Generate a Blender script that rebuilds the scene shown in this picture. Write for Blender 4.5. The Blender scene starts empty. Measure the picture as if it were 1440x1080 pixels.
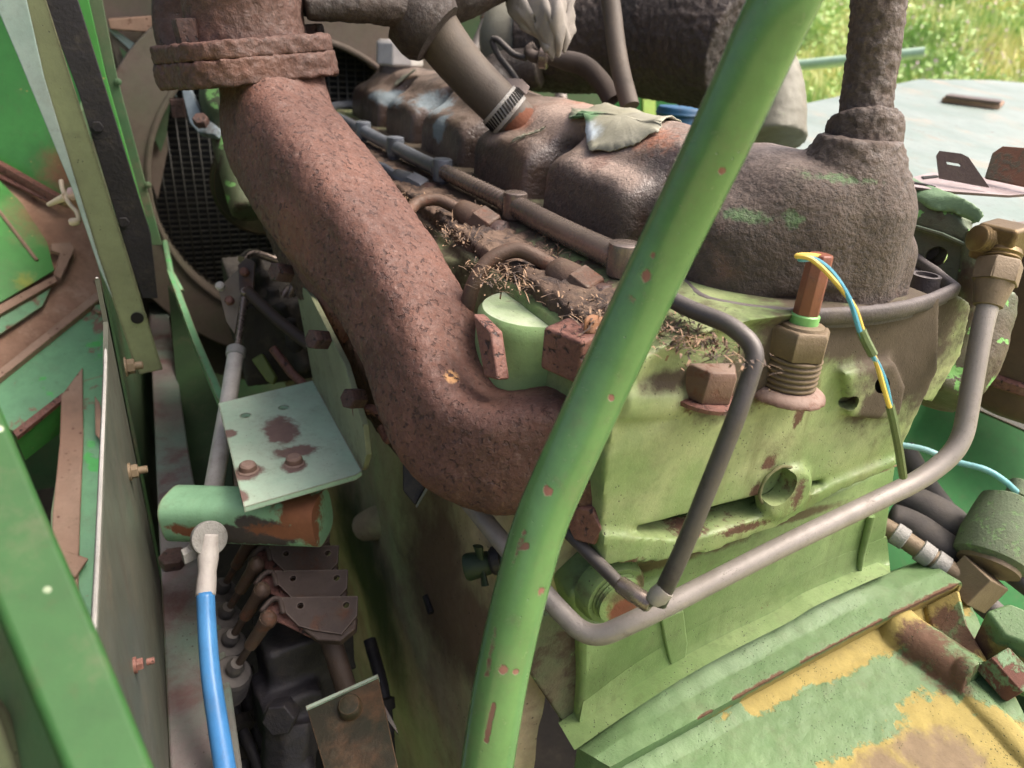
import bpy, bmesh, math, random
import numpy as np
from mathutils import Vector, Matrix, noise as mnoise
random.seed(7); RNG = np.random.default_rng(7)
SC = bpy.context.scene
COL = SC.collection

# ------------------------------------------------------------------ camera
FOC = 1000.0                                   # focal length in pixels of a 1440 px wide frame
def _n(v): v = np.array(v, float); return v / np.linalg.norm(v)
_a = _n([-530, 530, -1000]); _b = _n([2222, 335, -1000]); _b = _n(_b - _a * (_a @ _b)); _c = np.cross(_b, _a)
MV = np.stack([_b, _a, _c], 1)                 # world (x across, y along the engine, z up) to camera axes
CAM = np.array([0.0, 0.0, 3.0])
cd = bpy.data.cameras.new('camera'); cam = bpy.data.objects.new('camera', cd); COL.objects.link(cam)
cd.sensor_width = 36.0; cd.lens = 36.0 * FOC / 1440.0; cd.clip_start = 0.02; cd.clip_end = 400
cam.matrix_world = Matrix.Translation(CAM.tolist()) @ Matrix(MV.T.tolist()).to_4x4()
cd.dof.use_dof = True; cd.dof.focus_distance = 0.60; cd.dof.aperture_fstop = 7.0
SC.camera = cam

# ------------------------------------------------------------------ sky, sun, exposure
w = bpy.data.worlds.new('World'); SC.world = w; w.use_nodes = True
nt = w.node_tree; nt.nodes.clear()
sky = nt.nodes.new('ShaderNodeTexSky'); sky.sky_type = 'NISHITA'; sky.sun_disc = False
SUN_EL, SUN_AZ = math.radians(56), math.radians(112)     # azimuth from +y towards +x
sky.sun_elevation = SUN_EL; sky.sun_rotation = SUN_AZ
sky.air_density = 0.45; sky.dust_density = 9.0; sky.ozone_density = 1.0
bg = nt.nodes.new('ShaderNodeBackground'); bg.inputs['Strength'].default_value = 0.15
wo = nt.nodes.new('ShaderNodeOutputWorld')
nt.links.new(sky.outputs[0], bg.inputs[0]); nt.links.new(bg.outputs[0], wo.inputs[0])
sl = bpy.data.lights.new('sun', 'SUN'); sl.energy = 1.3; sl.angle = math.radians(32); sl.color = (1.0, 0.92, 0.80)
so = bpy.data.objects.new('sun', sl); COL.objects.link(so)
_sd = Vector((math.sin(SUN_AZ) * math.cos(SUN_EL), math.cos(SUN_AZ) * math.cos(SUN_EL), math.sin(SUN_EL)))
so.rotation_euler = _sd.to_track_quat('Z', 'Y').to_euler(); so.location = (3, 3, 9)
SC.view_settings.view_transform = 'Standard'; SC.view_settings.look = 'None'
SC.view_settings.exposure = 1.38; SC.view_settings.gamma = 1.0
try: SC.cycles.max_bounces = 8; SC.cycles.use_denoising = True
except Exception: pass

# ------------------------------------------------------------------ measuring helpers (metres)
def ray(u, v): return MV.T @ np.array([(u - 720) / FOC, -(v - 540) / FOC, -1.0])
def P(u, v, d): return CAM + ray(u, v) * d
def on(u, v, ax, val): r = ray(u, v); return CAM + r * ((val - CAM[ax]) / r[ax])
def onX(u, v, x): return on(u, v, 0, x)
def onY(u, v, y): return on(u, v, 1, y)
def onZ(u, v, z): return on(u, v, 2, z)
BAR = [(1262, -310, .30), (1135, -60, .345), (1098, 10, .355), (1010, 200, .39), (925, 375, .425), (850, 535, .445), (790, 665, .452), (757, 745, .455), (728, 850, .458), (704, 960, .461), (686, 1070, .464), (672, 1170, .467)]
def BP(u, v): return P(u, v, float(np.interp(v, [q[1] for q in BAR], [q[2] for q in BAR])) - .0165)
def plane(p, q, r):
    p, q, r = map(np.array, (p, q, r)); n = _n(np.cross(q - p, r - p))
    if n @ (CAM - p) < 0: n = -n
    return p, n
def PL(pl, u, v, off=0.0):
    p, n = pl; r = ray(u, v); return CAM + r * (((p + n * off - CAM) @ n) / (r @ n))

# ------------------------------------------------------------------ mesh helpers
def catmull(pts, m):
    pts = np.array(pts, float)
    if len(pts) < 3: return np.array([pts[0] + (pts[-1] - pts[0]) * t for t in np.linspace(0, 1, m)])
    q = np.vstack([2 * pts[0] - pts[1], pts, 2 * pts[-1] - pts[-2]]); out = []
    L = np.concatenate([[0], np.cumsum(np.linalg.norm(np.diff(pts, axis=0), axis=1))]); L /= L[-1]
    for t in np.linspace(0, 1, m):
        i = min(max(np.searchsorted(L, t, 'right') - 1, 0), len(pts) - 2)
        f = (t - L[i]) / max(L[i + 1] - L[i], 1e-9); p0, p1, p2, p3 = q[i], q[i + 1], q[i + 2], q[i + 3]
        out.append(0.5 * (2 * p1 + (p2 - p0) * f + (2 * p0 - 5 * p1 + 4 * p2 - p3) * f * f + (3 * p1 - p0 - 3 * p2 + p3) * f ** 3))
    return np.array(out)
def lin(pts, m):
    pts = np.array(pts, float); L = np.concatenate([[0], np.cumsum(np.linalg.norm(np.diff(pts, axis=0), axis=1))]); L /= L[-1]
    return np.stack([np.interp(np.linspace(0, 1, m), L, pts[:, k]) for k in range(pts.shape[1])], 1)
def bends(pts, r, n=7):
    """polyline with its corners rounded, as a bent metal pipe has"""
    pts = [np.array(p, float) for p in pts]; out = [pts[0]]
    for i in range(1, len(pts) - 1):
        a, b, c = pts[i - 1], pts[i], pts[i + 1]
        ra = min(r, 0.48 * np.linalg.norm(a - b), 0.48 * np.linalg.norm(c - b))
        s, e = b + _n(a - b) * ra, b + _n(c - b) * ra
        for t in np.linspace(0, 1, n): out.append((1 - t) ** 2 * s + 2 * t * (1 - t) * b + t * t * e)
    out.append(pts[-1]); return np.array(out)
def frame(d, up=(0, 0, 1)):
    d = _n(d); u = np.array(up, float)
    if abs(d @ _n(u)) > 0.97: u = np.array([1.0, 0, 0])
    x = _n(np.cross(u, d)); return x, np.cross(d, x), d
class MB:
    def __init__(s): s.v = []; s.f = []; s.mi = []; s.cur = 0
    def add(s, vs, fs):
        o = len(s.v); s.v += [tuple(map(float, p)) for p in vs]; s.f += [tuple(i + o for i in f) for f in fs]; s.mi += [s.cur] * len(fs); return s
    def tube(s, path, r, n=16, caps=True, sq=(1, 1), p=2.0, up=(0, 0, 1)):
        path = np.array(path, float); m = len(path); r = np.interp(np.linspace(0, 1, m), np.linspace(0, 1, len(r)), r) if np.ndim(r) else np.full(m, r)
        T = np.gradient(path, axis=0); T /= np.linalg.norm(T, axis=1)[:, None]; x, y, _ = frame(T[0], up); vs = []
        th = np.arange(n) * 2 * math.pi / n; ct, st = np.cos(th), np.sin(th)
        k = (np.abs(ct) ** p + np.abs(st) ** p) ** (-1 / p)
        for i in range(m):
            x = _n(x - T[i] * (x @ T[i])); y = np.cross(T[i], x)
            for j in range(n): vs.append(path[i] + r[i] * k[j] * (x * ct[j] * sq[0] + y * st[j] * sq[1]))
        fs = [(i * n + j, i * n + (j + 1) % n, (i + 1) * n + (j + 1) % n, (i + 1) * n + j) for i in range(m - 1) for j in range(n)]
        if caps: fs += [tuple(range(n))[::-1], tuple(range((m - 1) * n, m * n))]
        return s.add(vs, fs)
    def lathe(s, base, ax, prof, n=24, ph=0.0, up=(0, 0, 1)):
        """prof: (height, radius) along ax from base; closed at both ends"""
        x, y, d = frame(ax, up); base = np.array(base, float); vs = []
        for h, r in prof:
            for j in range(n): t = ph + j * 2 * math.pi / n; vs.append(base + d * h + r * (x * math.cos(t) + y * math.sin(t)))
        m = len(prof); fs = [(i * n + j, i * n + (j + 1) % n, (i + 1) * n + (j + 1) % n, (i + 1) * n + j) for i in range(m - 1) for j in range(n)]
        fs += [tuple(range(n))[::-1], tuple(range((m - 1) * n, m * n))]
        return s.add(vs, fs)
    def hexa(s, base, ax, r, h, ph=0.0, ch=0.12, up=(0, 0, 1)):
        return s.lathe(base, ax, [(0, r * .97), (h * .04, r), (h * (1 - ch), r), (h, r * .9)], 6, ph, up)
    def prism(s, pts, vec):
        pts = [np.array(p, float) for p in pts]; n = len(pts); vec = np.array(vec, float)
        return s.add(pts + [p + vec for p in pts], [tuple(range(n)), tuple(range(n, 2 * n))[::-1]] + [(i, i + n, (i + 1) % n + n, (i + 1) % n) for i in range(n)])
    def plate(s, pts, t):
        """flat sheet: outline pts is the side that faces the camera, thickness t goes away from it"""
        pts = [np.array(p, float) for p in pts]; c = sum(pts) / len(pts); nn = np.zeros(3)
        for i in range(len(pts)): nn += np.cross(pts[i] - c, pts[(i + 1) % len(pts)] - c)
        nn = _n(nn)
        if nn @ (CAM - c) < 0: nn = -nn
        return s.prism(pts, -nn * t)
    def box(s, c, h, ax=None):
        A = np.eye(3) if ax is None else np.array(ax); c = np.array(c, float)
        vs = [c + A[0] * h[0] * i + A[1] * h[1] * j + A[2] * h[2] * k for i in (-1, 1) for j in (-1, 1) for k in (-1, 1)]
        return s.add(vs, [(0, 1, 3, 2), (4, 6, 7, 5), (0, 4, 5, 1), (2, 3, 7, 6), (0, 2, 6, 4), (1, 5, 7, 3)])
    def grid(s, G):
        G = np.array(G, float); m, n = G.shape[:2]
        return s.add(G.reshape(-1, 3), [(i * n + j, i * n + j + 1, (i + 1) * n + j + 1, (i + 1) * n + j) for i in range(m - 1) for j in range(n - 1)])
def loft(rows, m, n, smooth_rows=False):
    R = [catmull(r, n) for r in rows]; R = np.array(R)
    if smooth_rows: return np.stack([catmull(R[:, j], m) for j in range(n)], 1)
    return np.stack([lin(R[:, j], m) for j in range(n)], 1)
def wloc(o): return np.zeros(3) if o is None else np.array(o.location) + wloc(o.parent)
def obj(name, mb, mat, parent=None, sharp=38, bevel=0.0, seg=2, remesh=0.0, smooth=0, disp=None, label=None, fix=True, sub=0):
    vs = np.array(mb.v); L = wloc(parent)
    loc = np.zeros(3)
    if parent is None:
        lo, hi = vs.min(0), vs.max(0); loc = np.array([(lo[0] + hi[0]) / 2, (lo[1] + hi[1]) / 2, lo[2]])
    me = bpy.data.meshes.new(name); me.from_pydata((vs - L - loc).tolist(), [], mb.f)
    for m_ in (mat if isinstance(mat, (list, tuple)) else [mat]): me.materials.append(m_)
    if isinstance(mat, (list, tuple)): me.polygons.foreach_set('material_index', mb.mi)
    if fix:
        bm = bmesh.new(); bm.from_mesh(me); bmesh.ops.recalc_face_normals(bm, faces=bm.faces); bm.to_mesh(me); bm.free()
    me.polygons.foreach_set('use_smooth', [True] * len(me.polygons))
    if sharp < 180 and not remesh: me.set_sharp_from_angle(angle=math.radians(sharp))
    o = bpy.data.objects.new(name, me); COL.objects.link(o); o.location = loc.tolist(); o.parent = parent
    if bevel:
        b = o.modifiers.new('bevel', 'BEVEL'); b.width = bevel; b.segments = seg; b.limit_method = 'ANGLE'; b.angle_limit = math.radians(35); b.harden_normals = True
    if sub: s_ = o.modifiers.new('subdivide', 'SUBSURF'); s_.levels = s_.render_levels = sub
    if remesh:
        r = o.modifiers.new('remesh', 'REMESH'); r.mode = 'VOXEL'; r.voxel_size = remesh; r.use_smooth_shade = True
    if smooth:
        s_ = o.modifiers.new('smooth', 'SMOOTH'); s_.factor = 0.5; s_.iterations = smooth
    for (tex, st) in (disp or []):
        d = o.modifiers.new('relief', 'DISPLACE'); d.texture = tex; d.strength = st; d.mid_level = 0.5; d.texture_coords = 'GLOBAL'
    if label: o['label'] = label
    return o
def root(name, loc, label, cat, group=None):
    o = bpy.data.objects.new(name, None); COL.objects.link(o); o.location = [float(x) for x in loc]; o.empty_display_size = 0.02
    return tag(o, label, cat, group)
def tag(o, label, cat, group=None):
    o['label'] = label; o['category'] = cat
    if group: o['group'] = group
    return o
def kind(o, k): o['kind'] = k; return o
def copy_thing(r, delta, label):
    c = r.copy(); COL.objects.link(c); c.location = Vector(r.location) + Vector([float(x) for x in delta]); c['label'] = label
    for ch in list(r.children):
        d = ch.copy(); COL.objects.link(d); d.parent = c
        for g in list(ch.children): e = g.copy(); COL.objects.link(e); e.parent = d
    return c
def ctex(name, sc, typ='CLOUDS', depth=2):
    t = bpy.data.textures.new(name, typ)
    if hasattr(t, 'noise_scale'): t.noise_scale = sc
    if typ == 'CLOUDS': t.noise_depth = depth
    return t
T_CRUST = ctex('crust', 0.009, depth=3); T_CAST = ctex('cast', 0.03); T_WAVE = ctex('wave', 0.12, depth=1); T_FINE = ctex('fine_crust', 0.004, depth=2)

# ------------------------------------------------------------------ materials
def lin1(x): x /= 255.0; return x / 12.92 if x <= 0.04045 else ((x + 0.055) / 1.055) ** 2.4
def S(r, g, b, k=1.0):
    c = [lin1(r) * k, lin1(g) * k, lin1(b) * k]; l = .3 * c[0] + .55 * c[1] + .15 * c[2]
    return tuple(.94 * (x + (l - x) * .14) for x in c) + (1.0,)
class MT:
    def __init__(s, name):
        s.m = bpy.data.materials.new(name); s.m.use_nodes = True; s.t = s.m.node_tree; s.t.nodes.clear()
        s.out = s.t.nodes.new('ShaderNodeOutputMaterial'); s.b = s.t.nodes.new('ShaderNodeBsdfPrincipled'); s.t.links.new(s.b.outputs[0], s.out.inputs[0])
        g = s.t.nodes.new('ShaderNodeNewGeometry'); s.pos = g.outputs['Position']; s.nor = g.outputs['Normal']; s.point = g.outputs['Pointiness']
    def nd(s, t): return s.t.nodes.new(t)
    def put(s, sock, v):
        if isinstance(v, bpy.types.NodeSocket): s.t.links.new(v, sock)
        else: sock.default_value = v
    def sc(s, xyz):
        n = s.nd('ShaderNodeMapping'); s.put(n.inputs[0], s.pos); n.inputs['Scale'].default_value = xyz; return n.outputs[0]
    def noise(s, scale, detail=4.0, rough=0.6, dist=0.0, vec=None, off=0.0):
        n = s.nd('ShaderNodeTexNoise'); n.noise_dimensions = '4D'; n.inputs['W'].default_value = off
        s.put(n.inputs['Vector'], vec or s.pos); n.inputs['Scale'].default_value = scale; n.inputs['Detail'].default_value = detail
        n.inputs['Roughness'].default_value = rough; n.inputs['Distortion'].default_value = dist; return n.outputs['Fac']
    def voro(s, scale, feat='F1', vec=None, rnd=1.0):
        n = s.nd('ShaderNodeTexVoronoi'); n.feature = feat; s.put(n.inputs['Vector'], vec or s.pos); n.inputs['Scale'].default_value = scale; n.inputs['Randomness'].default_value = rnd; return n.outputs['Distance']
    def mr(s, x, lo, hi, a=0.0, b=1.0):
        n = s.nd('ShaderNodeMapRange'); n.interpolation_type = 'SMOOTHSTEP'; s.put(n.inputs[0], x); n.inputs[1].default_value = lo; n.inputs[2].default_value = hi; n.inputs[3].default_value = a; n.inputs[4].default_value = b; return n.outputs[0]
    def op(s, o, a, b=0.0):
        n = s.nd('ShaderNodeMath'); n.operation = o; s.put(n.inputs[0], a); s.put(n.inputs[1], b); return n.outputs[0]
    def mul(s, a, b): return s.op('MULTIPLY', a, b)
    def mx(s, a, b): return s.op('MAXIMUM', a, b)
    def mix(s, f, a, b):
        n = s.nd('ShaderNodeMix'); n.data_type = 'RGBA'; s.put(n.inputs[0], f); s.put(n.inputs[6], a); s.put(n.inputs[7], b); return n.outputs[2]
    def mixf(s, f, a, b):
        n = s.nd('ShaderNodeMix'); n.data_type = 'FLOAT'; s.put(n.inputs[0], f); s.put(n.inputs[2], a); s.put(n.inputs[3], b); return n.outputs[0]
    def axis(s, k, src=None):
        n = s.nd('ShaderNodeSeparateXYZ'); s.put(n.inputs[0], src or s.pos); return n.outputs[k]
    def up(s, lo=0.3, hi=0.9): return s.mr(s.axis(2, s.nor), lo, hi)
    def spots(s, cs, edge=0.25, amp=1.2, nscale=60.0, off=3.0, detail=5):
        """ragged stains round given places: cs = [(centre, radius or (rx,ry,rz)), ...]"""
        nz = s.op('MULTIPLY_ADD', s.noise(nscale, detail, 0.65, off=off), amp); s.t.nodes[-1].inputs[2].default_value = -0.5 * amp; res = None
        for c, r in cs:
            r3 = r if np.ndim(r) else (r, r, r)
            m = s.nd('ShaderNodeVectorMath'); m.operation = 'SUBTRACT'; s.put(m.inputs[0], s.pos); m.inputs[1].default_value = [float(x) for x in c]
            d = s.nd('ShaderNodeVectorMath'); d.operation = 'DIVIDE'; s.t.links.new(m.outputs[0], d.inputs[0]); d.inputs[1].default_value = [float(x) for x in r3]
            l = s.nd('ShaderNodeVectorMath'); l.operation = 'LENGTH'; s.t.links.new(d.outputs[0], l.inputs[0])
            k = s.mr(s.op('ADD', l.outputs['Value'], nz), 1 - edge, 1 + edge, 1.0, 0.0)
            res = k if res is None else s.mx(res, k)
        return res
    def caps(s, segs, edge=.2, amp=1.0, nscale=60.0, off=3.0):
        """ragged stain along given lines: segs = [(start, end, radius), ...]"""
        nz = s.op('MULTIPLY_ADD', s.noise(nscale, 6, 0.68, off=off), amp); s.t.nodes[-1].inputs[2].default_value = -0.5 * amp; res = None
        def vm(o, a, b=None):
            n = s.nd('ShaderNodeVectorMath'); n.operation = o; s.put(n.inputs[0], a)
            if b is not None: s.put(n.inputs[3] if o == 'SCALE' else n.inputs[1], b)
            return n
        for a, b, r in segs:
            a = np.array(a, float); ab = np.array(b, float) - a; pa = vm('SUBTRACT', s.pos, a.tolist()).outputs[0]
            t = s.op('MULTIPLY', vm('DOT_PRODUCT', pa, ab.tolist()).outputs['Value'], 1.0 / float(ab @ ab)); s.t.nodes[-1].use_clamp = True
            sc_ = s.nd('ShaderNodeVectorMath'); sc_.operation = 'SCALE'; sc_.inputs[0].default_value = ab.tolist(); s.put(sc_.inputs[3], t)
            l = vm('LENGTH', vm('SUBTRACT', pa, sc_.outputs[0]).outputs[0]).outputs['Value']
            k = s.mr(s.op('ADD', s.op('MULTIPLY', l, 1.0 / r), nz), 1 - edge, 1 + edge, 1.0, 0.0)
            res = k if res is None else s.mx(res, k)
        return res
    def finish(s, col, rough=0.5, metal=0.0, heights=(), spec=0.5, coat=0.0, bump=1.0):
        s.put(s.b.inputs['Base Color'], col); s.put(s.b.inputs['Roughness'], rough); s.put(s.b.inputs['Metallic'], metal)
        s.put(s.b.inputs['Specular IOR Level'], spec)
        if coat: s.b.inputs['Coat Weight'].default_value = coat; s.b.inputs['Coat Roughness'].default_value = 0.15
        prev = None
        for h, d in heights:
            b = s.nd('ShaderNodeBump'); b.inputs['Strength'].default_value = bump; b.inputs['Distance'].default_value = d; s.put(b.inputs['Height'], h)
            if prev is not None: s.t.links.new(prev, b.inputs['Normal'])
            prev = b.outputs[0]
        if prev is not None: s.t.links.new(prev, s.b.inputs['Normal'])
        return s.m
EDGES = {}                                     # edge wear per paint: (colour, radius)
def worn(name, base, alt=None, rust=None, rust_at=(0.62, 0.66), rsc=28.0, dirt=None, dirt_at=(0.5, 0.75), dsc=14.0, dust=None, dust_up=(0.4, 1.0), dust_amt=0.6,
         specks=None, spk=(0.16, 0.08), spsc=160.0, chips=None, rough=0.45, metal=0.0, grain=0.0003, gsc=420.0, wave=0.0, marks=(), rrough=0.85, spec=0.35, edge=None, crust=None, grime=.4, streak=None, chip_at=(0.66, 0.68), chsc=70.0):
    """painted or bare metal with two-tone fading, chipped paint, rust, dirt, dust and specks; marks = [(colour, places, edge, amp, nscale), ...]"""
    m = MT(name); col = base; r = rough; H = []; edge = edge or EDGES.get(name)
    if alt: col = m.mix(m.mr(m.noise(7, 5, 0.62), 0.35, 0.68), base, alt)
    v_ = m.noise(45, 8, 0.75, off=9); col = m.mix(m.mr(v_, 0.38, 0.72, 0, 0.42), col, tuple(c * 0.55 for c in col_of(base)[:3]) + (1,))
    if streak: col = m.mix(m.mr(m.noise(60, 4, 0.6, vec=m.sc((1, 1, 0.12)), off=5), 0.52, 0.72, 0, 0.55), col, streak)
    if dust: f = m.mul(m.up(*dust_up), m.mr(m.noise(22, 5, 0.7, off=1), 0.3, 0.7, dust_amt * 0.35, dust_amt)); col = m.mix(f, col, dust); r = m.mixf(f, r, 0.9)
    if dirt: f = m.mr(m.noise(dsc, 7, 0.72, off=2), *dirt_at); col = m.mix(f, col, dirt); r = m.mixf(f, r, 0.9); H.append((m.mul(f, m.noise(500, 3, 0.6)), 0.0006))
    for (c_, cs, soft, amp, ns) in marks:
        f = (m.caps if len(cs[0]) == 3 else m.spots)(cs, soft, amp, ns, off=len(H) + 3.3); col = m.mix(f, col, m.mix(m.noise(90, 5, 0.7, off=4), c_, tuple(x * 0.5 for x in c_[:3]) + (1,))); r = m.mixf(f, r, 0.85); H.append((m.op('SUBTRACT', 1.0, f), 0.0003))
    if crust:
        f = m.spots(crust, .5, 1.0, 30, off=17); n_ = m.noise(170, 5, .62, off=18); col = m.mix(m.mul(f, m.mr(n_, .38, .56, .5, 0)), col, S(44, 35, 30, .8)); r = m.mixf(f, r, .85); H.append((m.mul(f, n_), .0032))
    if rust:
        f = m.mr(m.noise(rsc, 8, 0.68, 0.3, off=6), *rust_at); rc = m.mix(m.noise(130, 6, 0.75, off=7), rust, tuple(x * 0.4 for x in rust[:3]) + (1,))
        col = m.mix(f, col, rc); r = m.mixf(f, r, rrough); H.append((m.op('SUBTRACT', 1.0, f), 0.0004))
    if edge:
        bv = m.nd('ShaderNodeBevel'); bv.samples = 3; bv.inputs['Radius'].default_value = edge[1]; dt = m.nd('ShaderNodeVectorMath'); dt.operation = 'DOT_PRODUCT'; m.t.links.new(bv.outputs[0], dt.inputs[0]); m.t.links.new(m.nor, dt.inputs[1])
        f = m.mr(m.op('ADD', m.op('SUBTRACT', 1.0, dt.outputs['Value']), m.mul(m.op('SUBTRACT', m.noise(95, 6, .7, off=15), .62), .55)), .03, .10); col = m.mix(f, col, m.mix(m.noise(140, 5, .7, off=16), edge[0], tuple(x * .5 for x in edge[0][:3]) + (1,))); r = m.mixf(f, r, .85)
    if chips: f = m.mr(m.noise(chsc, 6, 0.6, 0.2, off=8), *chip_at); col = m.mix(f, col, chips); r = m.mixf(f, r, 0.8); H.append((m.op('SUBTRACT', 1.0, f), 0.0003))
    if specks: f = m.mul(m.mr(m.voro(spsc), *spk), m.mr(m.noise(30, 3, 0.5, off=11), 0.42, 0.6)); col = m.mix(f, col, specks); H.append((m.op('SUBTRACT', 1.0, f), 0.0005))
    if grime:
        f = m.mr(m.noise(85, 9, .8, off=19), .52, .76, 0, grime); col = m.mix(f, col, S(84, 66, 50, .8)); f2 = m.mr(m.noise(26, 6, .75, off=20), .50, .74, 0, grime * .8); col = m.mix(f2, col, S(112, 100, 78, .8)); r = m.mixf(f, r, .85)
    if wave: H.append((m.noise(18, 2, 0.5, off=12), wave))
    if grain: H.append((m.noise(gsc, 4, 0.65, off=13), grain))
    return m.finish(col, m.mr(m.noise(35, 5, 0.7, off=14), 0.3, 0.7, -0.08, 0.1) if False else r, metal, H, spec)
def col_of(c): return c
def rough_rust(name, c1, c2, pit, hi=None, grain=0.0011, gsc=260, marks=(), pits=True, psc=150):
    m = MT(name); col = m.mix(m.mr(m.noise(11, 7, 0.7), 0.32, 0.68), c1, c2)
    col = m.mix(m.mr(m.noise(300, 5, 0.78, off=1), 0.44, 0.66, 0.0, 0.65), col, tuple(x * 0.35 for x in c1[:3]) + (1,))
    H = []
    if hi: col = m.mix(m.mr(m.noise(190, 5, 0.75, off=2), 0.56, 0.68, 0, 0.28), col, hi)
    for (c_, cs, soft, amp, ns) in marks:
        f = m.spots(cs, soft, amp, ns, off=len(H) + 2.2); col = m.mix(f, col, m.mix(m.noise(120, 5, 0.7, off=4), c_, tuple(x * 0.5 for x in c_[:3]) + (1,)))
    if pits:
        f = m.mx(m.mul(m.mr(m.noise(psc, 3, 0.55, .3), .575, .645), m.mr(m.noise(30, 4, 0.6, off=3), 0.30, 0.5)), m.mr(m.noise(psc * 1.9, 3, .6, off=21), .66, .74)); col = m.mix(f, col, pit); H.append((m.op('SUBTRACT', 1.0, f), 0.0012))
    H.append((m.noise(gsc, 5, 0.7, off=5), grain)); H.append((m.noise(60, 3, 0.6, off=6), 0.0016))
    return m.finish(col, m.mr(m.noise(120, 4, 0.6, off=8), 0.3, 0.7, 0.50, 0.85), 0.0, H, 0.5)

GREEN = S(88, 150, 80, .95); GREEN_P = S(150, 188, 118, .95); GREEN_D = S(62, 105, 52, .9); MINT = S(168, 198, 178, .95)
BROWN = S(92, 70, 56, .9); BROWN_D = S(52, 42, 36, .9); RUST = S(150, 84, 52, .9); RUST_P = S(150, 110, 100, .9); TAN = S(178, 140, 118, .9); BLACK = S(34, 34, 36); SOOT = S(44, 40, 38)
GREY = S(128, 124, 122); DUST = S(165, 160, 140, .9)
EDGES.update({'brown_oily_nut': (S(140, 120, 100, .8), .0018), 'rusty_bolt': (S(170, 146, 130, .9), .002), 'tarnished_brass': (S(190, 160, 110, .9), .002), 'mint_tube_rusting': (S(160, 96, 60, .9), .003), 'purple_grey_lever_steel': (S(150, 132, 122, .9), .0025), 'olive_post_paint': (S(74, 56, 46, .9), .006), 'old_green_plate': (S(160, 116, 90, .9), .004), 'pink_tan_rusty_strip': (S(120, 78, 54, .9), .003), 'olive_rusty_plate': (S(130, 90, 54, .9), .002), 'yellow_rust_lug': (S(206, 176, 96, .9), .004)})
# ------------------------------------------------------------------ material set
Y0 = 0.345
m_head = worn('faded_green_casting', S(130, 164, 88, .68), S(182, 190, 132, .72), rust=S(126, 92, 70), rust_at=(0.68, 0.72), rsc=16, dirt=S(112, 106, 70, .75), dirt_at=(0.52, 0.78), dsc=11,
              specks=S(66, 62, 44), spsc=240, spk=(0.2, 0.08), streak=S(110, 108, 66, .75), rough=0.42, grain=0.0004, gsc=380, wave=0.0005,
              marks=[(S(96, 82, 64, .8), [(onY(1330, 480, .33), .085), (onY(1240, 470, .33), (.07, .12, .030)), (onY(1160, 470, .34), (.06, .1, .022)), (onY(1225, 565, .34), .022), (onY(985, 500, .40), (.06, .09, .03)), (onY(890, 480, .42), .03), (onY(930, 520, .37), (.05, .03, .010)), (onY(1060, 500, .36), (.03, .03, .018)), ((.335, 1.0, 2.835), (.075, .56, .035)), ((.285, .95, 2.79), (.07, .42, .07)), (onY(900, 470, .45), (.03, .08, .02))], .3, 1.5, 45),
                     (S(112, 78, 58, .85), [(onY(1082, 650, Y0), .007), (onY(1112, 690, Y0), (.006, .02, .016)), (onY(1065, 690, Y0), .007), (onY(1040, 738, Y0), (.024, .05, .004)), (onY(975, 748, Y0), (.016, .05, .003)), (onY(1000, 562, Y0), (.022, .03, .008)), (onY(1105, 552, Y0), (.028, .03, .009)), (onY(1124, 582, Y0), (.005, .03, .014)), (onY(870, 790, Y0), (.02, .03, .004))], .4, 3.0, 190)])
m_block = worn('green_block_paint', S(122, 158, 84, .64), S(154, 178, 112, .66), rust=S(132, 88, 62), rust_at=(0.68, 0.72), rsc=20, dirt=S(100, 112, 66, .8), dirt_at=(0.55, 0.85), dsc=9,
               specks=S(58, 58, 38), spsc=250, spk=(0.2, 0.08), streak=S(96, 112, 62, .75), rough=0.45, grain=0.0004, gsc=380, wave=0.0004,
               marks=[(S(128, 70, 44, .85), [(onY(872, 845, .35), .017)], .25, 1.2, 90), (S(110, 100, 62, .8), [(onY(960, 800, .35), (.09, .04, .008)), (onY(1130, 740, .35), (.06, .04, .006))], .3, 1.5, 70)])
m_side = worn('dusty_green_side', S(168, 176, 122, 1.1), S(186, 164, 130, 1.1), rust=S(112, 84, 64, .8), rust_at=(0.60, 0.78), rsc=6, dirt=S(160, 136, 108, 1), dirt_at=(0.42, 0.72), dsc=6, dust=S(150, 132, 112, .8), dust_up=(0, .8), rough=0.8, grain=0.0008, gsc=200,
              specks=S(60, 50, 40), spsc=120, spk=(.15, .08), marks=[(S(140, 112, 90, .75), [(onX(640, 800, .25), .12), (onX(700, 900, .25), .09)], .5, 1.4, 20), (S(84, 108, 58, .7), [(onX(540, 800, .25), (.2, .22, .1))], .5, 1.3, 12)])
_gp = plane((.268, .345, 2.436), (.684, .345, 2.522), (.268, .245, 2.436))
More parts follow.
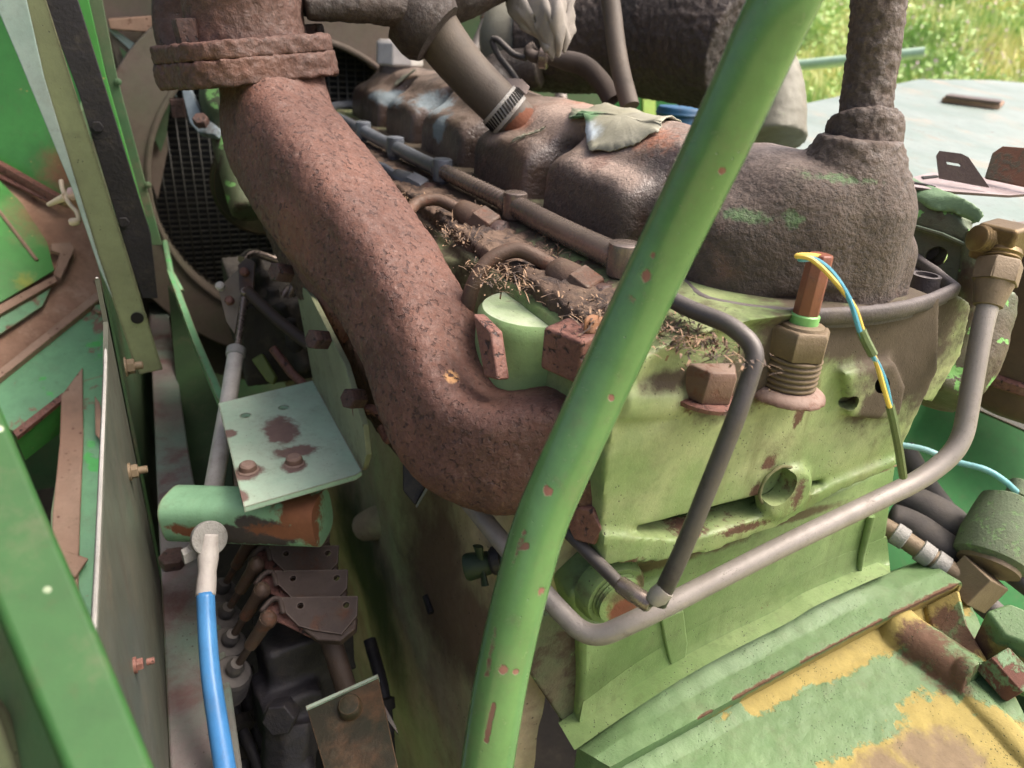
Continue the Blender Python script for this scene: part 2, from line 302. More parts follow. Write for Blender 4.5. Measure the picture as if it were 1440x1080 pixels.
m_ledge = worn('peeling_gear_case_paint', S(112, 154, 92, .62), S(96, 136, 80, .62), rust=S(150, 96, 66, .9), rust_at=(0.69, 0.71), rsc=34, specks=S(60, 76, 48), spsc=330, spk=(0.22, 0.1), rough=0.5, grain=0.0006, gsc=260, wave=0.001, dust=S(170, 190, 140, .8), dust_amt=.2,
               marks=[(S(196, 174, 84, .72), [(PL(_gp, u, v, -.02), PL(_gp, u2, v2, -.02), r) for u, v, u2, v2, r in [(1062, 985, 1160, 932, .013), (1160, 932, 1262, 886, .016), (1262, 886, 1340, 845, .017), (1000, 1018, 1030, 1000, .005), (1285, 1000, 1330, 1008, .012), (1330, 1010, 1450, 1050, .032), (1180, 1085, 1330, 1030, .020), (1390, 920, 1440, 960, .018), (1340, 1080, 1440, 1090, .05), (1080, 1090, 1140, 1080, .01)]], .12, 1.9, 85),
                      (S(158, 134, 100, .75), [(PL(_gp, u, v, -.02), r) for u, v, r in [(1300, 1050, .022), (1350, 1065, .03), (1250, 1085, .024), (1100, 978, .006), (1190, 940, .006)]], .3, 1.7, 45),
                      (S(126, 88, 62, .8), [(PL(_gp, u, v, .0), PL(_gp, u2, v2, .0), r) for u, v, u2, v2, r in [(1035, 984, 1100, 948, .0035), (1130, 932, 1240, 874, .003), (1255, 868, 1345, 824, .0045), (985, 1010, 1000, 1002, .003)]], .3, 2.2, 140), (S(126, 90, 66, .75), [(PL(_gp, u, v, -.015), r) for u, v, r in [(1300, 905, .022), (1335, 940, .02), (1370, 900, .02), (1330, 870, .016), (1195, 955, .007), (1200, 975, .006), (1265, 955, .01), (1255, 1000, .009), (1085, 945, .006), (1040, 965, .005), (1160, 897, .006), (1295, 838, .005)]], .35, 2.3, 95)])
m_rust = rough_rust('scaly_exhaust_rust', S(136, 87, 67, .56), S(106, 64, 48, .56), S(78, 46, 36, .75), hi=S(186, 156, 142, .75), grain=.0016, psc=185, marks=[(S(206, 150, 84), [(P(636, 530, .55), .006), (P(741, 550, .50), .004), (P(640, 550, .55), .005)], .3, 1.6, 190), (S(120, 74, 52), [(P(560, 640, .6), .05), (P(420, 330, .66), .03)], .5, 1.5, 50)])
m_rust_flange = rough_rust('flaking_flange_rust', S(96, 68, 56, .66), S(112, 70, 54, .66), S(40, 28, 26), hi=S(168, 124, 104, .8), grain=0.0028, gsc=130, pits=False, marks=[(S(118, 74, 52, .7), [(P(350, 95, .67), (.05, .05, .010))], .6, 2.6, 220)])
m_rust_red = rough_rust('red_brown_rusty_iron', S(112, 66, 54, .85), S(134, 88, 72, .85), S(50, 30, 26), hi=S(168, 132, 116, .8), grain=0.0006)
m_rust_dark = rough_rust('dark_rusty_iron', S(70, 46, 40, .8), S(92, 62, 50, .8), S(36, 24, 22), grain=0.001)
m_bar = worn('green_tube_paint', S(96, 148, 76, .66), S(88, 138, 70, .66), rust=S(140, 88, 70, .9), rust_at=(0.715, 0.73), rsc=38, spec=.55, rough=0.2, grain=0.00008, gsc=200, specks=S(80, 110, 70), spk=(.1, .05), marks=[(S(140, 88, 70), [(BP(u, v), r) for u, v, r in [(985, 72, .0034), (1008, 102, .003), (935, 203, .0034), (925, 258, .0038), (916, 360, .003), (908, 388, .0036), (884, 420, .004), (1015, 240, .002), (770, 690, .003), (765, 835, .0042), (708, 940, .003), (725, 945, .002), (955, 290, .0018), (860, 560, .0022)]], .2, 1.8, 330), (S(122, 78, 58, .8), [(BP(734, 750), BP(703, 830), .0026), (BP(697, 850), BP(680, 950), .0034), (BP(740, 768), BP(730, 772), .002), (BP(1052, 60), BP(1030, 110), .0025), (BP(695, 990), BP(684, 1040), .0018), (BP(845, 500), BP(820, 560), .002)], .2, 2.0, 170)],
             dust=S(160, 170, 130), dust_amt=.25)
m_cover = worn('oily_cover_paint', S(92, 68, 53, .56), S(116, 88, 70, .56), rust=S(146, 96, 72, .85), rust_at=(0.56, 0.70), rsc=9, dirt=S(50, 42, 38, .8), dirt_at=(0.48, 0.72), dsc=12, specks=S(40, 34, 30), spsc=330, spk=(.25, .1), rough=0.30, grain=0.0017, gsc=230, rrough=.55,
               dust=S(182, 160, 142, .9), dust_up=(.45, 1.0), dust_amt=.5, spec=.8, crust=[((.46, .36, 2.86), (.17, .13, .080)), ((.37, .62, 2.845), (.03, .10, .045)), ((.38, .84, 2.84), (.03, .08, .035)), ((.39, 1.05, 2.84), (.03, .06, .03))],
               marks=[(S(146, 164, 170, .8), [(P(560, 140, 1.27), (.05, .1, .012)), (P(610, 145, 1.1), (.05, .07, .016)), (P(620, 180, 1.02), (.03, .02, .02)), (P(660, 250, .88), (.01, .015, .03))], .25, 2.2, 75),
                      (S(172, 100, 56, .85), [(P(742, 165, .86), .018), (P(850, 150, .85), (.05, .05, .01)), (P(935, 200, .68), (.03, .03, .01)), (P(900, 165, .8), .012)], .5, 2.4, 110),
                      (S(176, 150, 132, .9), [(P(830, 170, .8), (.06, .12, .02)), (P(690, 190, .88), (.02, .03, .012)), (P(850, 240, .68), (.012, .05, .02))], .5, 1.5, 35),
                      (S(90, 70, 55, .8), [(P(1150, 360, .53), (.16, .08, .075)), (P(830, 300, .66), (.02, .12, .05)), (P(700, 240, .8), (.02, .12, .045))], .45, 1.4, 40),
                      (S(100, 140, 76, .7), [(P(1105, 305, .53), (.005, .03, .006)), (P(1185, 280, .51), .005), (P(1180, 255, .50), (.007, .03, .004)), (P(1045, 305, .53), (.02, .02, .004)), (P(1225, 262, .5), (.02, .04, .003))], .4, 2.8, 190)])
m_crust = rough_rust('crumbly_oil_crust', S(84, 68, 57, .7), S(106, 86, 72, .7), S(30, 25, 22), hi=S(136, 116, 98, .8), grain=0.0026, gsc=210, marks=[(S(110, 150, 84, .85), [(P(1180, 265, .46), (.03, .03, .006)), (P(1105, 303, .48), (.008, .02, .007))], .3, 1.8, 130)], pits=False)
m_crust_black = rough_rust('black_oil_crust', S(44, 37, 33, .8), S(74, 58, 48, .8), S(16, 14, 14), hi=S(104, 86, 70, .75), grain=0.002, gsc=230, pits=False)
m_flake = worn('peeled_paint_flake', S(142, 140, 116, .9), S(158, 156, 138, .9), marks=[(S(96, 138, 92), [(P(820, 165, .78), .022)], .3, 1.3, 60), (S(206, 222, 228), [(P(835, 190, .76), (.03, .03, .012))], .35, 1.2, 60)], rough=0.55, grain=0.0004)
m_pipe_grey = worn('bare_steel_pipe', S(164, 156, 148, .8), S(136, 128, 120, .8), specks=S(96, 86, 76), spsc=520, spk=(.2, .08), dirt=S(112, 100, 90, .7), dirt_at=(.56, .8), dsc=60, rough=0.5, metal=0.25, grain=0.0002, gsc=500)
m_pipe_dark = worn('dark_steel_pipe', S(70, 64, 64, .85), S(92, 86, 84, .8), dirt=S(48, 40, 36), dirt_at=(.5, .75), dsc=30, rough=0.36, metal=0.1, grain=0.0002, gsc=500, dust=S(150, 142, 132), dust_amt=.3)
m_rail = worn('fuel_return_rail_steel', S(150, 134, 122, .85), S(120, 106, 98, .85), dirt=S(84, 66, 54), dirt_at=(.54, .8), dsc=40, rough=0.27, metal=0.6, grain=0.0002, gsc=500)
m_rail_blue = worn('blue_lit_rail_steel', S(132, 140, 150, .85), S(96, 100, 108, .8), dirt=S(64, 58, 56), dirt_at=(.56, .8), dsc=40, rough=0.35, metal=0.35, grain=0.0002)  # far steel: the bluish light on it is put into the colour
m_nut = worn('brown_oily_nut', S(112, 88, 70, .75), S(90, 72, 60, .75), rust=S(140, 84, 56, .85), rust_at=(.48, .7), rsc=40, rough=0.5, metal=0.15, grain=0.0005, gsc=400, dirt=S(64, 50, 42), dirt_at=(.5, .8), dsc=50)
m_bolt_brown = worn('rusty_bolt', S(134, 100, 84, .85), S(112, 84, 70, .85), rust=S(126, 72, 50), rust_at=(.5, .7), rsc=60, rough=0.6, grain=0.0006, gsc=350, dust=S(170, 150, 136), dust_amt=.5)
m_brass = worn('tarnished_brass', S(138, 112, 66, .7), S(106, 88, 52, .7), dirt=S(88, 66, 44), dirt_at=(.5, .75), dsc=50, rough=0.42, metal=0.55, grain=0.0003)
m_brass_dusty = worn('dusty_brass', S(146, 126, 98, .7), S(118, 100, 74, .7), dirt=S(110, 90, 66), dirt_at=(.5, .8), dsc=50, rough=0.6, metal=0.2, grain=0.0005)
m_rubber = worn('dusty_black_rubber', S(54, 52, 54), S(74, 70, 68), dust=S(120, 112, 104), dust_amt=.5, rough=0.6, grain=0.0004)
m_rubber_brown = worn('brown_dusty_hose', S(76, 68, 60), S(96, 84, 72), dust=S(140, 126, 112), dust_amt=.45, rough=0.65, grain=0.0004, dirt=S(50, 42, 38), dirt_at=(.5, .8))
m_black = worn('black_greasy_iron', S(46, 44, 50), S(34, 32, 34), rough=0.55, grain=0.0012, gsc=160, dirt=S(70, 60, 54), dirt_at=(.58, .78), chips=S(110, 170, 110), chip_at=(.77, .775), chsc=30)
m_blue = worn('blue_sleeve', S(46, 128, 196, .8), S(60, 142, 206, .8), rough=0.32, grain=0.0001, chips=S(190, 214, 226), chip_at=(.74, .75), chsc=110, marks=[(S(140, 176, 70), [(P(313, 1032, .53), .006)], .25, 1.5, 190)])
m_white = worn('dirty_white_plastic', S(200, 194, 186, .85), S(172, 164, 158, .85), dirt=S(130, 118, 110), dirt_at=(.55, .8), dsc=40, rough=0.55, grain=0.0004)
m_zinc = worn('dull_zinc_casting', S(166, 164, 158, .8), S(140, 138, 132, .8), rough=0.7, grain=0.0012, gsc=420, dirt=S(110, 100, 90), dirt_at=(.55, .8), dsc=40)
m_mint = worn('mint_bracket_paint', S(166, 204, 176, .95), S(148, 190, 158, .95), edge=(S(140, 104, 90, .9), .003), dust=S(176, 168, 152), dust_amt=.4, rust=S(138, 104, 92, .9), rust_at=(.66, .70), rsc=22, specks=S(120, 110, 96), spsc=240, spk=(.14, .06), rough=0.42, grain=0.0002,
              marks=[(S(140, 112, 102, .9), [(onZ(395, 605, 2.6), (.018, .03, .03)), (onZ(415, 635, 2.6), (.022, .012, .03)), (onZ(349, 664, 2.6), .014), (onZ(413, 655, 2.6), .012), (onZ(330, 700, 2.6), .012), (onZ(475, 690, 2.6), .009), (onZ(322, 610, 2.6), .008)], .25, 1.6, 90)])
m_olive_sheet = worn('olive_bracket_side', S(150, 158, 118, .85), S(130, 132, 100, .85), rust=S(112, 84, 66), rust_at=(.63, .67), rsc=22, dirt=S(104, 92, 72), dirt_at=(.5, .75), dsc=16, rough=0.6, grain=0.0003)
m_mint_tube = worn('mint_tube_rusting', S(136, 190, 146, .92), S(126, 178, 134, .92), rust=S(150, 88, 52), rust_at=(.70, .73), rsc=24, rough=0.4, grain=0.0003,
                   marks=[(S(84, 76, 72), [(P(310, 752, .71), P(400, 750, .70), .014), (P(340, 735, .70), P(390, 735, .70), .008)], .2, 1.9, 70), (S(150, 92, 56), [(P(425, 722, .69), (.022, .05, .03)), (P(262, 742, .715), (.016, .05, .007)), (P(395, 755, .69), (.03, .03, .008)), (P(440, 750, .69), .02)], .25, 2.3, 85)])
m_lever = worn('purple_grey_lever_steel', S(86, 67, 57, .62), S(70, 56, 50, .62), rust=S(122, 82, 62, .85), rust_at=(.54, .70), rsc=26, dust=S(140, 124, 114), dust_amt=.2, rough=0.6, grain=0.0006, gsc=320)
m_rail_frame = worn('green_grey_frame_rail', S(108, 132, 116, .75), S(126, 108, 108, .75), rust=S(116, 76, 74, .85), rust_at=(.48, .66), rsc=8, specks=S(60, 52, 50), spsc=170, spk=(.2, .08), rough=0.6, grain=0.0006, gsc=240, dirt=S(106, 92, 92), dirt_at=(.5, .8), dsc=9)
m_dark_sheet = worn('dull_dark_panel', S(74, 80, 68, .75), S(88, 90, 78, .75), rust=S(96, 76, 58), rust_at=(.66, .84), rsc=8, streak=S(60, 52, 44), rough=0.5, grain=0.0003, dirt=S(74, 66, 56), dirt_at=(.45, .8), dsc=8)
m_pale_edge = worn('lit_blue_green_edge', S(170, 188, 182, .8), S(142, 172, 162, .8), rust=S(150, 110, 90), rust_at=(.69, .72), rsc=30, rough=0.45, grain=0.0002)  # pale tint puts the light on turned edges into the colour
m_olive_post = worn('olive_post_paint', S(140, 150, 104, .8), S(118, 124, 88, .8), rust=S(92, 68, 56), rust_at=(.60, .70), rsc=14, dirt=S(84, 74, 62), dirt_at=(.52, .75), dsc=10, rough=0.55, grain=0.0003, specks=S(60, 50, 44), spsc=150, spk=(.12, .06))
m_green_bright = worn('bright_green_panel', S(78, 170, 70, .7), S(66, 150, 60, .7), rust=S(164, 120, 80, .9), rust_at=(.70, .75), rsc=9, rough=0.34, grain=0.0001, specks=S(170, 150, 70), spsc=60, spk=(.1, .06),
                      marks=[(S(170, 116, 80, .9), [(P(85, 240, 1.28), .05), (P(110, 300, 1.28), .08)], .5, 1.8, 25), (S(152, 166, 60), [(P(40, 390, 1.16), .02)], .5, 2.2, 80)])
m_green_old = worn('old_green_plate', S(104, 168, 116, .9), S(96, 150, 108, .9), rust=S(158, 120, 100, .9), rust_at=(.56, .63), rsc=15, chips=S(70, 172, 80), chip_at=(.58, .63), chsc=18, rough=0.45, grain=0.0003)
m_dirt_tan = worn('rusty_dirt_plate', S(156, 116, 90, .9), S(180, 140, 112, .9), rust=S(128, 82, 56), rust_at=(.50, .72), rsc=14, rough=0.85, grain=0.0008, dirt=S(180, 146, 120), dirt_at=(.5, .7), dsc=16)
m_tan_strip = worn('pink_tan_rusty_strip', S(182, 148, 122, .8), S(158, 122, 98, .8), rust=S(120, 82, 62), rust_at=(.62, .68), rsc=34, specks=S(104, 70, 54), spsc=90, spk=(.2, .1), rough=0.8, grain=0.0006)
m_green_post = worn('front_post_green', S(54, 112, 48, .55), S(46, 98, 42, .55), rough=0.6, spec=.2, grain=0.0001, specks=S(170, 180, 150), spsc=30, spk=(.07, .04))
m_green_dark = worn('shadowed_green_sheet', S(76, 124, 78, .62), S(98, 116, 82, .62), rust=S(128, 92, 74), rust_at=(.60, .72), rsc=6, dirt=S(120, 96, 80), dirt_at=(.52, .72), dsc=5, rough=0.45, grain=0.0002)  # green darkened overall to stand for shade in the bay
m_green_sheet = worn('clean_green_sheet', S(52, 140, 68, .62), S(46, 128, 60, .62), spec=.15, rough=0.7, grain=0.0001)  # clean even green of the outer sheets
m_shroud = worn('dusty_shroud', S(128, 110, 98, .8), S(112, 112, 88, .8), rust=S(110, 78, 58), rust_at=(.6, .75), rsc=6, rough=0.8, grain=0.0004, dust=S(150, 136, 122), dust_amt=.5)
m_radiator = worn('radiator_core', S(34, 38, 42), S(28, 30, 33), rough=0.8, grain=0.0004)
m_grille = worn('grille_wire', S(84, 84, 78), S(66, 66, 62), rough=0.5, metal=.2, grain=0.0001)
m_bluegrey = worn('blue_grey_casting', S(140, 156, 166, .85), S(110, 124, 130, .85), dirt=S(84, 82, 78), dirt_at=(.5, .7), dsc=20, rough=0.5, grain=0.0004)
m_hood = worn('pale_mint_hood', S(160, 178, 170, .54), S(134, 160, 148, .54), rust=S(150, 116, 96), rust_at=(.63, .69), rsc=11, dirt=S(170, 150, 134, .8), dirt_at=(.50, .72), dsc=6, rough=0.5, grain=0.0002, chips=S(110, 90, 80), chip_at=(.68, .69), chsc=22)
m_tank = worn('pale_grey_casing', S(150, 148, 130, .62), S(124, 122, 104, .62), dirt=S(110, 100, 80), dirt_at=(.5, .72), dsc=16, rough=0.6, grain=0.0006, chips=S(110, 150, 80), chip_at=(.66, .69), chsc=30)
m_blue_dark = worn('dusty_blue_can', S(30, 96, 140), S(26, 78, 116), rough=0.5, grain=0.0003)
m_rag = worn('grey_rag', S(176, 168, 158, .62), S(150, 142, 132, .62), dirt=S(140, 130, 118), dirt_at=(.55, .75), dsc=20, rough=0.95, grain=0.0006, gsc=700)
m_moss = worn('mossy_cap', S(112, 128, 96, .8), S(92, 104, 80, .8), chips=S(110, 146, 88, .8), chip_at=(.52, .66), chsc=140, specks=S(50, 54, 44), spsc=200, spk=(.2, .1), rough=0.85, grain=0.001)
m_boss = worn('dusty_pale_green_boss', S(140, 178, 104, .8), S(160, 186, 124, .8), dust=S(196, 202, 180, .85), dust_up=(.7, .95), dust_amt=.85, dirt=S(110, 100, 70, .7), dirt_at=(.58, .8), dsc=24, rough=.5, grain=.0004, specks=S(80, 80, 60), spsc=200, spk=(.14, .06))
m_housing = worn('grimy_green_housing', S(82, 100, 66, .8), S(98, 84, 66, .8), rust=S(74, 56, 44), rust_at=(.5, .62), rsc=18, dust=S(150, 172, 142), dust_up=(.5, 1), dust_amt=.7, chips=S(110, 168, 84), chip_at=(.60, .62), chsc=36, rough=0.6, grain=0.001, gsc=260)
m_canister = worn('rusty_canister', S(112, 84, 70, .8), S(86, 68, 58, .8), rust=S(150, 90, 62, .9), rust_at=(.55, .7), rsc=10, dirt=S(70, 64, 54), dirt_at=(.5, .75), dsc=12, rough=0.6, grain=0.0006, dust=S(190, 190, 190), dust_amt=.4)
m_tab_dark = worn('dark_brown_tab', S(70, 54, 48), S(84, 66, 58), rough=0.5, grain=0.0003)
m_tab_rust = worn('rust_orange_tab', S(140, 94, 68, .9), S(120, 80, 60, .9), dirt=S(100, 92, 74), dirt_at=(.48, .55), dsc=14, rough=0.8, grain=0.0005)
m_plate_purple = worn('purple_brown_plate', S(120, 98, 96, .8), S(98, 80, 78, .8), dust=S(190, 176, 176), dust_amt=.6, rough=0.45, grain=0.0003)
m_sensor = worn('red_brown_sensor', S(146, 84, 62, .85), S(118, 66, 50, .85), rough=0.35, grain=0.0003, dirt=S(96, 70, 58), dirt_at=(.55, .75), dsc=60)
m_green_clean = worn('fresh_green_collar', S(120, 190, 100, .85), grime=.1, rough=0.35, grain=0.0002)
m_tray = worn('black_gasket_lip', S(64, 58, 58), S(84, 76, 72), dust=S(128, 120, 118), dust_amt=.5, rough=0.6, grain=0.0008, gsc=300)
m_hole_shade = worn('hole_shade', S(24, 22, 20), rough=0.9)  # near-black fill drawn for the shade inside holes and slots
m_cavity = worn('greasy_cavity_shade', S(42, 38, 36), S(54, 50, 44), dirt=S(78, 66, 56), dirt_at=(.55, .8), rough=0.8, grain=0.0015, gsc=120)  # near-black grease tone that also stands for shade on the cavity floor
m_olive_plate = worn('olive_rusty_plate', S(74, 64, 36, .36), S(54, 70, 34, .36), rust=S(110, 76, 46), rust_at=(.52, .72), rsc=12, rough=0.45, grain=0.0004)  # olive bracket lies in shade, so the base colour is darkened
m_cap = worn('silver_cap_steel', S(206, 202, 198, .95), S(176, 172, 168, .9), grime=.2, rough=.45, metal=.2, grain=.0003)
m_straw = MT('straw_debris'); m_straw = m_straw.finish(m_straw.mix(m_straw.mr(m_straw.noise(90, 2), .4, .6), S(60, 46, 38), S(138, 108, 78)), .8)
m_wire_y = worn('yellow_wire', S(214, 178, 44), rough=.4); m_wire_b = worn('blue_wire', S(60, 150, 176), rough=.4); m_wire_t = worn('teal_wire', S(96, 170, 176), S(150, 196, 196), rough=.4)
m_wire_g = worn('green_painted_wire', S(94, 116, 66), S(84, 82, 50), rough=.6, grain=.0004)
m_cream = worn('cream_clip', S(222, 202, 172), S(200, 176, 146), rough=.5)
m_pink = worn('pink_cap', S(206, 168, 160), rough=.5)
m_green_deep = worn('deep_green_paint_and_shade', S(50, 80, 44, .8), S(42, 60, 38, .8), rough=.5, grain=.0003)  # drain cock's own green; the inner panel borrows it for its deep shade
m_seam = worn('brown_green_seam', S(120, 98, 66, .8), S(104, 120, 70, .8), rough=.8)
m_yellow_rust = worn('yellow_rust_lug', S(186, 154, 90, .75), S(150, 112, 74, .75), rust=S(120, 80, 58, .8), rust_at=(.44, .60), rsc=75, rough=.7, grain=.0009, gsc=260)
# ================================================================== ENGINE BLOCK
DOWN = np.array([0, 0, -1.0]); UP = np.array([0, 0, 1.0]); BACK = np.array([0, 1.0, 0]); RIGHT = np.array([1.0, 0, 0])
def Yp(pts, y): return [onY(u, v, y) for u, v in pts]
def bake(o, cutters=()):
    """apply the modifiers, with holes drilled, so that one plain mesh is left"""
    tmp = []
    for mb in cutters:
        me = bpy.data.meshes.new('cut'); me.from_pydata(mb.v, [], mb.f); bm = bmesh.new(); bm.from_mesh(me); bmesh.ops.recalc_face_normals(bm, faces=bm.faces); bm.to_mesh(me); bm.free()
        c = bpy.data.objects.new('cut', me); COL.objects.link(c); tmp.append(c)
        b = o.modifiers.new('drill', 'BOOLEAN'); b.operation = 'DIFFERENCE'; b.object = c; b.solver = 'EXACT'
    dg = bpy.context.evaluated_depsgraph_get(); dg.update()
    me = bpy.data.meshes.new_from_object(o.evaluated_get(dg)); old = o.data; o.modifiers.clear(); o.data = me; me.name = o.name
    for c in tmp: m_ = c.data; bpy.data.objects.remove(c); bpy.data.meshes.remove(m_)
    bpy.data.meshes.remove(old)
    me.polygons.foreach_set('use_smooth', [True] * len(me.polygons)); me.set_sharp_from_angle(angle=math.radians(50)) if cutters else None
    return o

eng = root('diesel_engine', (0.42, 0.9, 2.0), 'big worn green diesel engine block seen along its length', 'engine')
# cylinder head
hb = MB()
hb.prism([(.258, Y0, 2.672), (.252, Y0, 2.74), (.256, Y0, 2.806), (.30, Y0 + .012, 2.817), (.36, Y0, 2.832), (.56, Y0, 2.83), (.592, Y0, 2.76), (.578, Y0, 2.668)], (0, 1.28, 0))
hb.prism(Yp([(1120, 440), (1345, 414), (1366, 428), (1352, 500), (1312, 566), (1285, 560), (1262, 520), (1130, 500)], .362), (0, .16, 0))
hb.tube([onY(862, 560, .358), onY(1000, 560, .362), onY(1130, 560, .362)], [.018, .016, .016], 14)
hb.prism(Yp([(848, 752), (960, 760), (1020, 745), (1080, 724), (1180, 678), (1262, 646), (1262, 656), (1180, 692), (1100, 738), (1000, 776), (930, 790), (848, 794)], Y0 - .005), (0, .03, 0))
hb.lathe(onY(1093, 683, Y0 + .008), -BACK, [(0, .026), (.013, .026), (.016, .022)], 28)
hb.prism(Yp([(1190, 525), (1262, 510), (1276, 545), (1268, 585), (1240, 592), (1198, 588)], .335), (0, .05, 0))
hb.tube([onY(1172, 548, .352), onY(1140, 660, .353)], [.009, .006], 10)
for k in range(2): hb.lathe((.272 + .004 * k, .68 + .21 * k, 2.74), UP, [(0, .052), (.055, .050), (.058, .048)], 28)
head = obj('cylinder_head', hb, m_head, eng, remesh=.0028, smooth=3, disp=[(T_CAST, .0015)])
c1 = MB().lathe(onY(1093, 683, Y0 - .003) + BACK * .013, -BACK, [(-.004, .0165), (.06, .0165)], 32)
c2 = MB().lathe(onY(1262, 556, .33) + np.array([-.002, .02, 0]), onY(1262, 556, .30) - onY(1240, 556, .33) + np.array([0.0, 0, 0]), [(-.012, .007), (.05, .007)], 16)
c3 = MB().lathe(onY(1207, 572, .33) + np.array([0, .01, 0]), (-.5, -1, -.2), [(-.01, .008), (.05, .008)], 16)
bake(head, [c1, c2, c3])
rim_ = MB(); rim_.tube([onY(1093, 683, Y0 - .003) + np.array((.0185 * math.cos(t), 0, .0185 * math.sin(t))) for t in np.linspace(0, 2 * math.pi, 40)], .0014, 8); obj('hole_rim', rim_, m_seam, eng, disp=[(T_FINE, .002)])
obj('core_plug', MB().lathe(onY(1093, 683, Y0 - .003) + BACK * .0135, -BACK, [(-.003, .0172), (.001, .0172), (.0005, .013), (-.001, .006)], 28), m_head, eng, label='round sunken core plug with a rusty rim')
# block
bb = MB(); bb.prism(Yp([(850, 793), (1000, 772), (1262, 652), (1247, 760), (1207, 822), (1100, 895), (1015, 950), (900, 1003), (822, 1040), (812, 1046), (818, 960), (816, 895), (800, 840)], .364), (0, 1.2, 0))
blk = obj('cylinder_block', bb, m_block, eng, bevel=.005, seg=3)
bake(blk, [MB().lathe(onY(872, 845, .345) + BACK * .017, -BACK, [(-.006, .0185), (.06, .0185)], 28)])
b = MB(); pc = onY(872, 845, .345) + BACK * .021; b.add([pc + np.array((math.cos(t) * r, -h, math.sin(t) * r)) for h, r in ((0, .031), (.012, .029), (.0155, .0265), (.0155, .019), (0, .019)) for t in np.linspace(0, 2 * math.pi, 37)[:-1]], [(i * 36 + k, i * 36 + (k + 1) % 36, (i + 1) * 36 + (k + 1) % 36, (i + 1) * 36 + k) for i in range(4) for k in range(36)]); obj('plug_boss', b, m_block, eng)
fb = MB(); F1 = [(820, 988), (887, 938), (960, 893), (1028, 858), (1105, 822), (1145, 798), (1205, 772), (1247, 755)]; F2 = [(808, 1053), (885, 1000), (960, 952), (1028, 914), (1107, 874), (1147, 850), (1207, 822), (1252, 803)]
rows = [[onY(u, v, .36385) for u, v in F1], [onY(u, v, .3625) for u, v in lin(F1, 8) * .6 + lin(F2, 8) * .4], [onY(u, v, .3585) for u, v in lin(F1, 8) * .3 + lin(F2, 8) * .7], [onY(u, v, .352) for u, v in lin(F1, 8) * .1 + lin(F2, 8) * .9], [onY(u, v + 2, .3435) for u, v in F2]]
g_ = loft(rows, 24, 60, True); bk_ = g_ + BACK * .03; fb.grid(g_); fb.grid(bk_[:, ::-1])
for e in ([g_[0], bk_[0]], [bk_[-1], g_[-1]], [bk_[:, 0], g_[:, 0]], [g_[:, -1], bk_[:, -1]]): fb.grid(np.array(e))
obj('foot_flare', fb, m_block, eng, sharp=50)
b = MB(); b.prism(Yp([(930, 872), (962, 858), (968, 905), (962, 950), (946, 948), (936, 905)], .3605), (0, .01, 0)); obj('cast_rib', b, m_block, eng, bevel=.002)
b = MB(); b.tube([onY(1225, 725, .362), onY(1212, 780, .361), onY(1206, 818, .360)], [.004, .0035, .003], 10); obj('weld_ridge', b, m_block, eng, disp=[(T_FINE, .003)])
r_ = MB()
for k in range(3): r_.lathe(onY(872, 845, .345) + BACK * (.006 - .0028 * k), -BACK, [(0, .0205), (.0012, .0225 - .0012 * k), (.0024, .0205)], 28)
obj('threaded_ring', r_, m_block, eng)
obj('rusty_plug', MB().lathe(onY(872, 845, .345) + BACK * .018, -BACK, [(-.004, .0190), (.010, .0186), (.012, .012)], 24), m_rust_red, eng, label='rusty plug sunk in a threaded ring')
# weld bead and paint seam
sm = MB(); sm.tube(catmull([onY(1060, 738, .345), onY(1143, 699, .345), onY(1205, 676, .345), onY(1262, 654, .348)], 26) + RNG.normal(0, .0006, (26, 3)), .0010, 6)
obj('gasket_edge', sm, m_seam, eng)
A_ = [(812, 1050), (885, 998), (960, 950), (1028, 912), (1107, 872), (1147, 848), (1207, 820), (1300, 786)]
# lower case: ledge, step, worn sloping deck
B_ = [tuple(q) for q in lin([(858, 1078), (960, 1022), (1100, 945), (1230, 876), (1352, 818)], 8)]
gp = _gp
rows = [[onY(u, v, .50) for u, v in A_], [onY(u, v, .352) - UP * .002 for u, v in A_],
        [PL(gp, u, v, .000) for u, v in [(u_ * .5 + a_ * .5, v_ * .5 + b_ * .5) for (u_, v_), (a_, b_) in zip(lin(A_, 8), lin(B_, 8))]],
        [PL(gp, u, v, .0005) for u, v in B_], [PL(gp, u + 1, v + 3, -.004) for u, v in B_],
        [PL(gp, u + 2, v + 9, -.024) for u, v in B_], [PL(gp, u + 14, v + 34, -.029) for u, v in B_],
        [PL(gp, u + 60, v + 130, -.030) for u, v in B_], [PL(gp, u + 160, v + 330, -.034) for u, v in B_], [PL(gp, u + 300, v + 620, -.045) for u, v in B_]]
R_ = np.array([catmull(r, 230) for r in rows]); G = [R_[0]]
for k, ns in zip(range(len(R_) - 1), (3, 6, 14, 2, 5, 12, 40, 50, 20)): G += [R_[k] + (R_[k + 1] - R_[k]) * t for t in np.linspace(0, 1, ns + 1)[1:]]
G = np.array(G)
for i in range(G.shape[0]):
    for j in range(G.shape[1]): G[i, j, 2] += 0.0009 * mnoise.noise(Vector(G[i, j] * 26)) + .0006 * mnoise.noise(Vector(G[i, j] * 90))
_p, _q = PL(gp, 1268, 890, -.028), PL(gp, 1366, 955, -.028); _r, _s = PL(gp, 1352, 962, -.03), PL(gp, 1470, 1090, -.034)
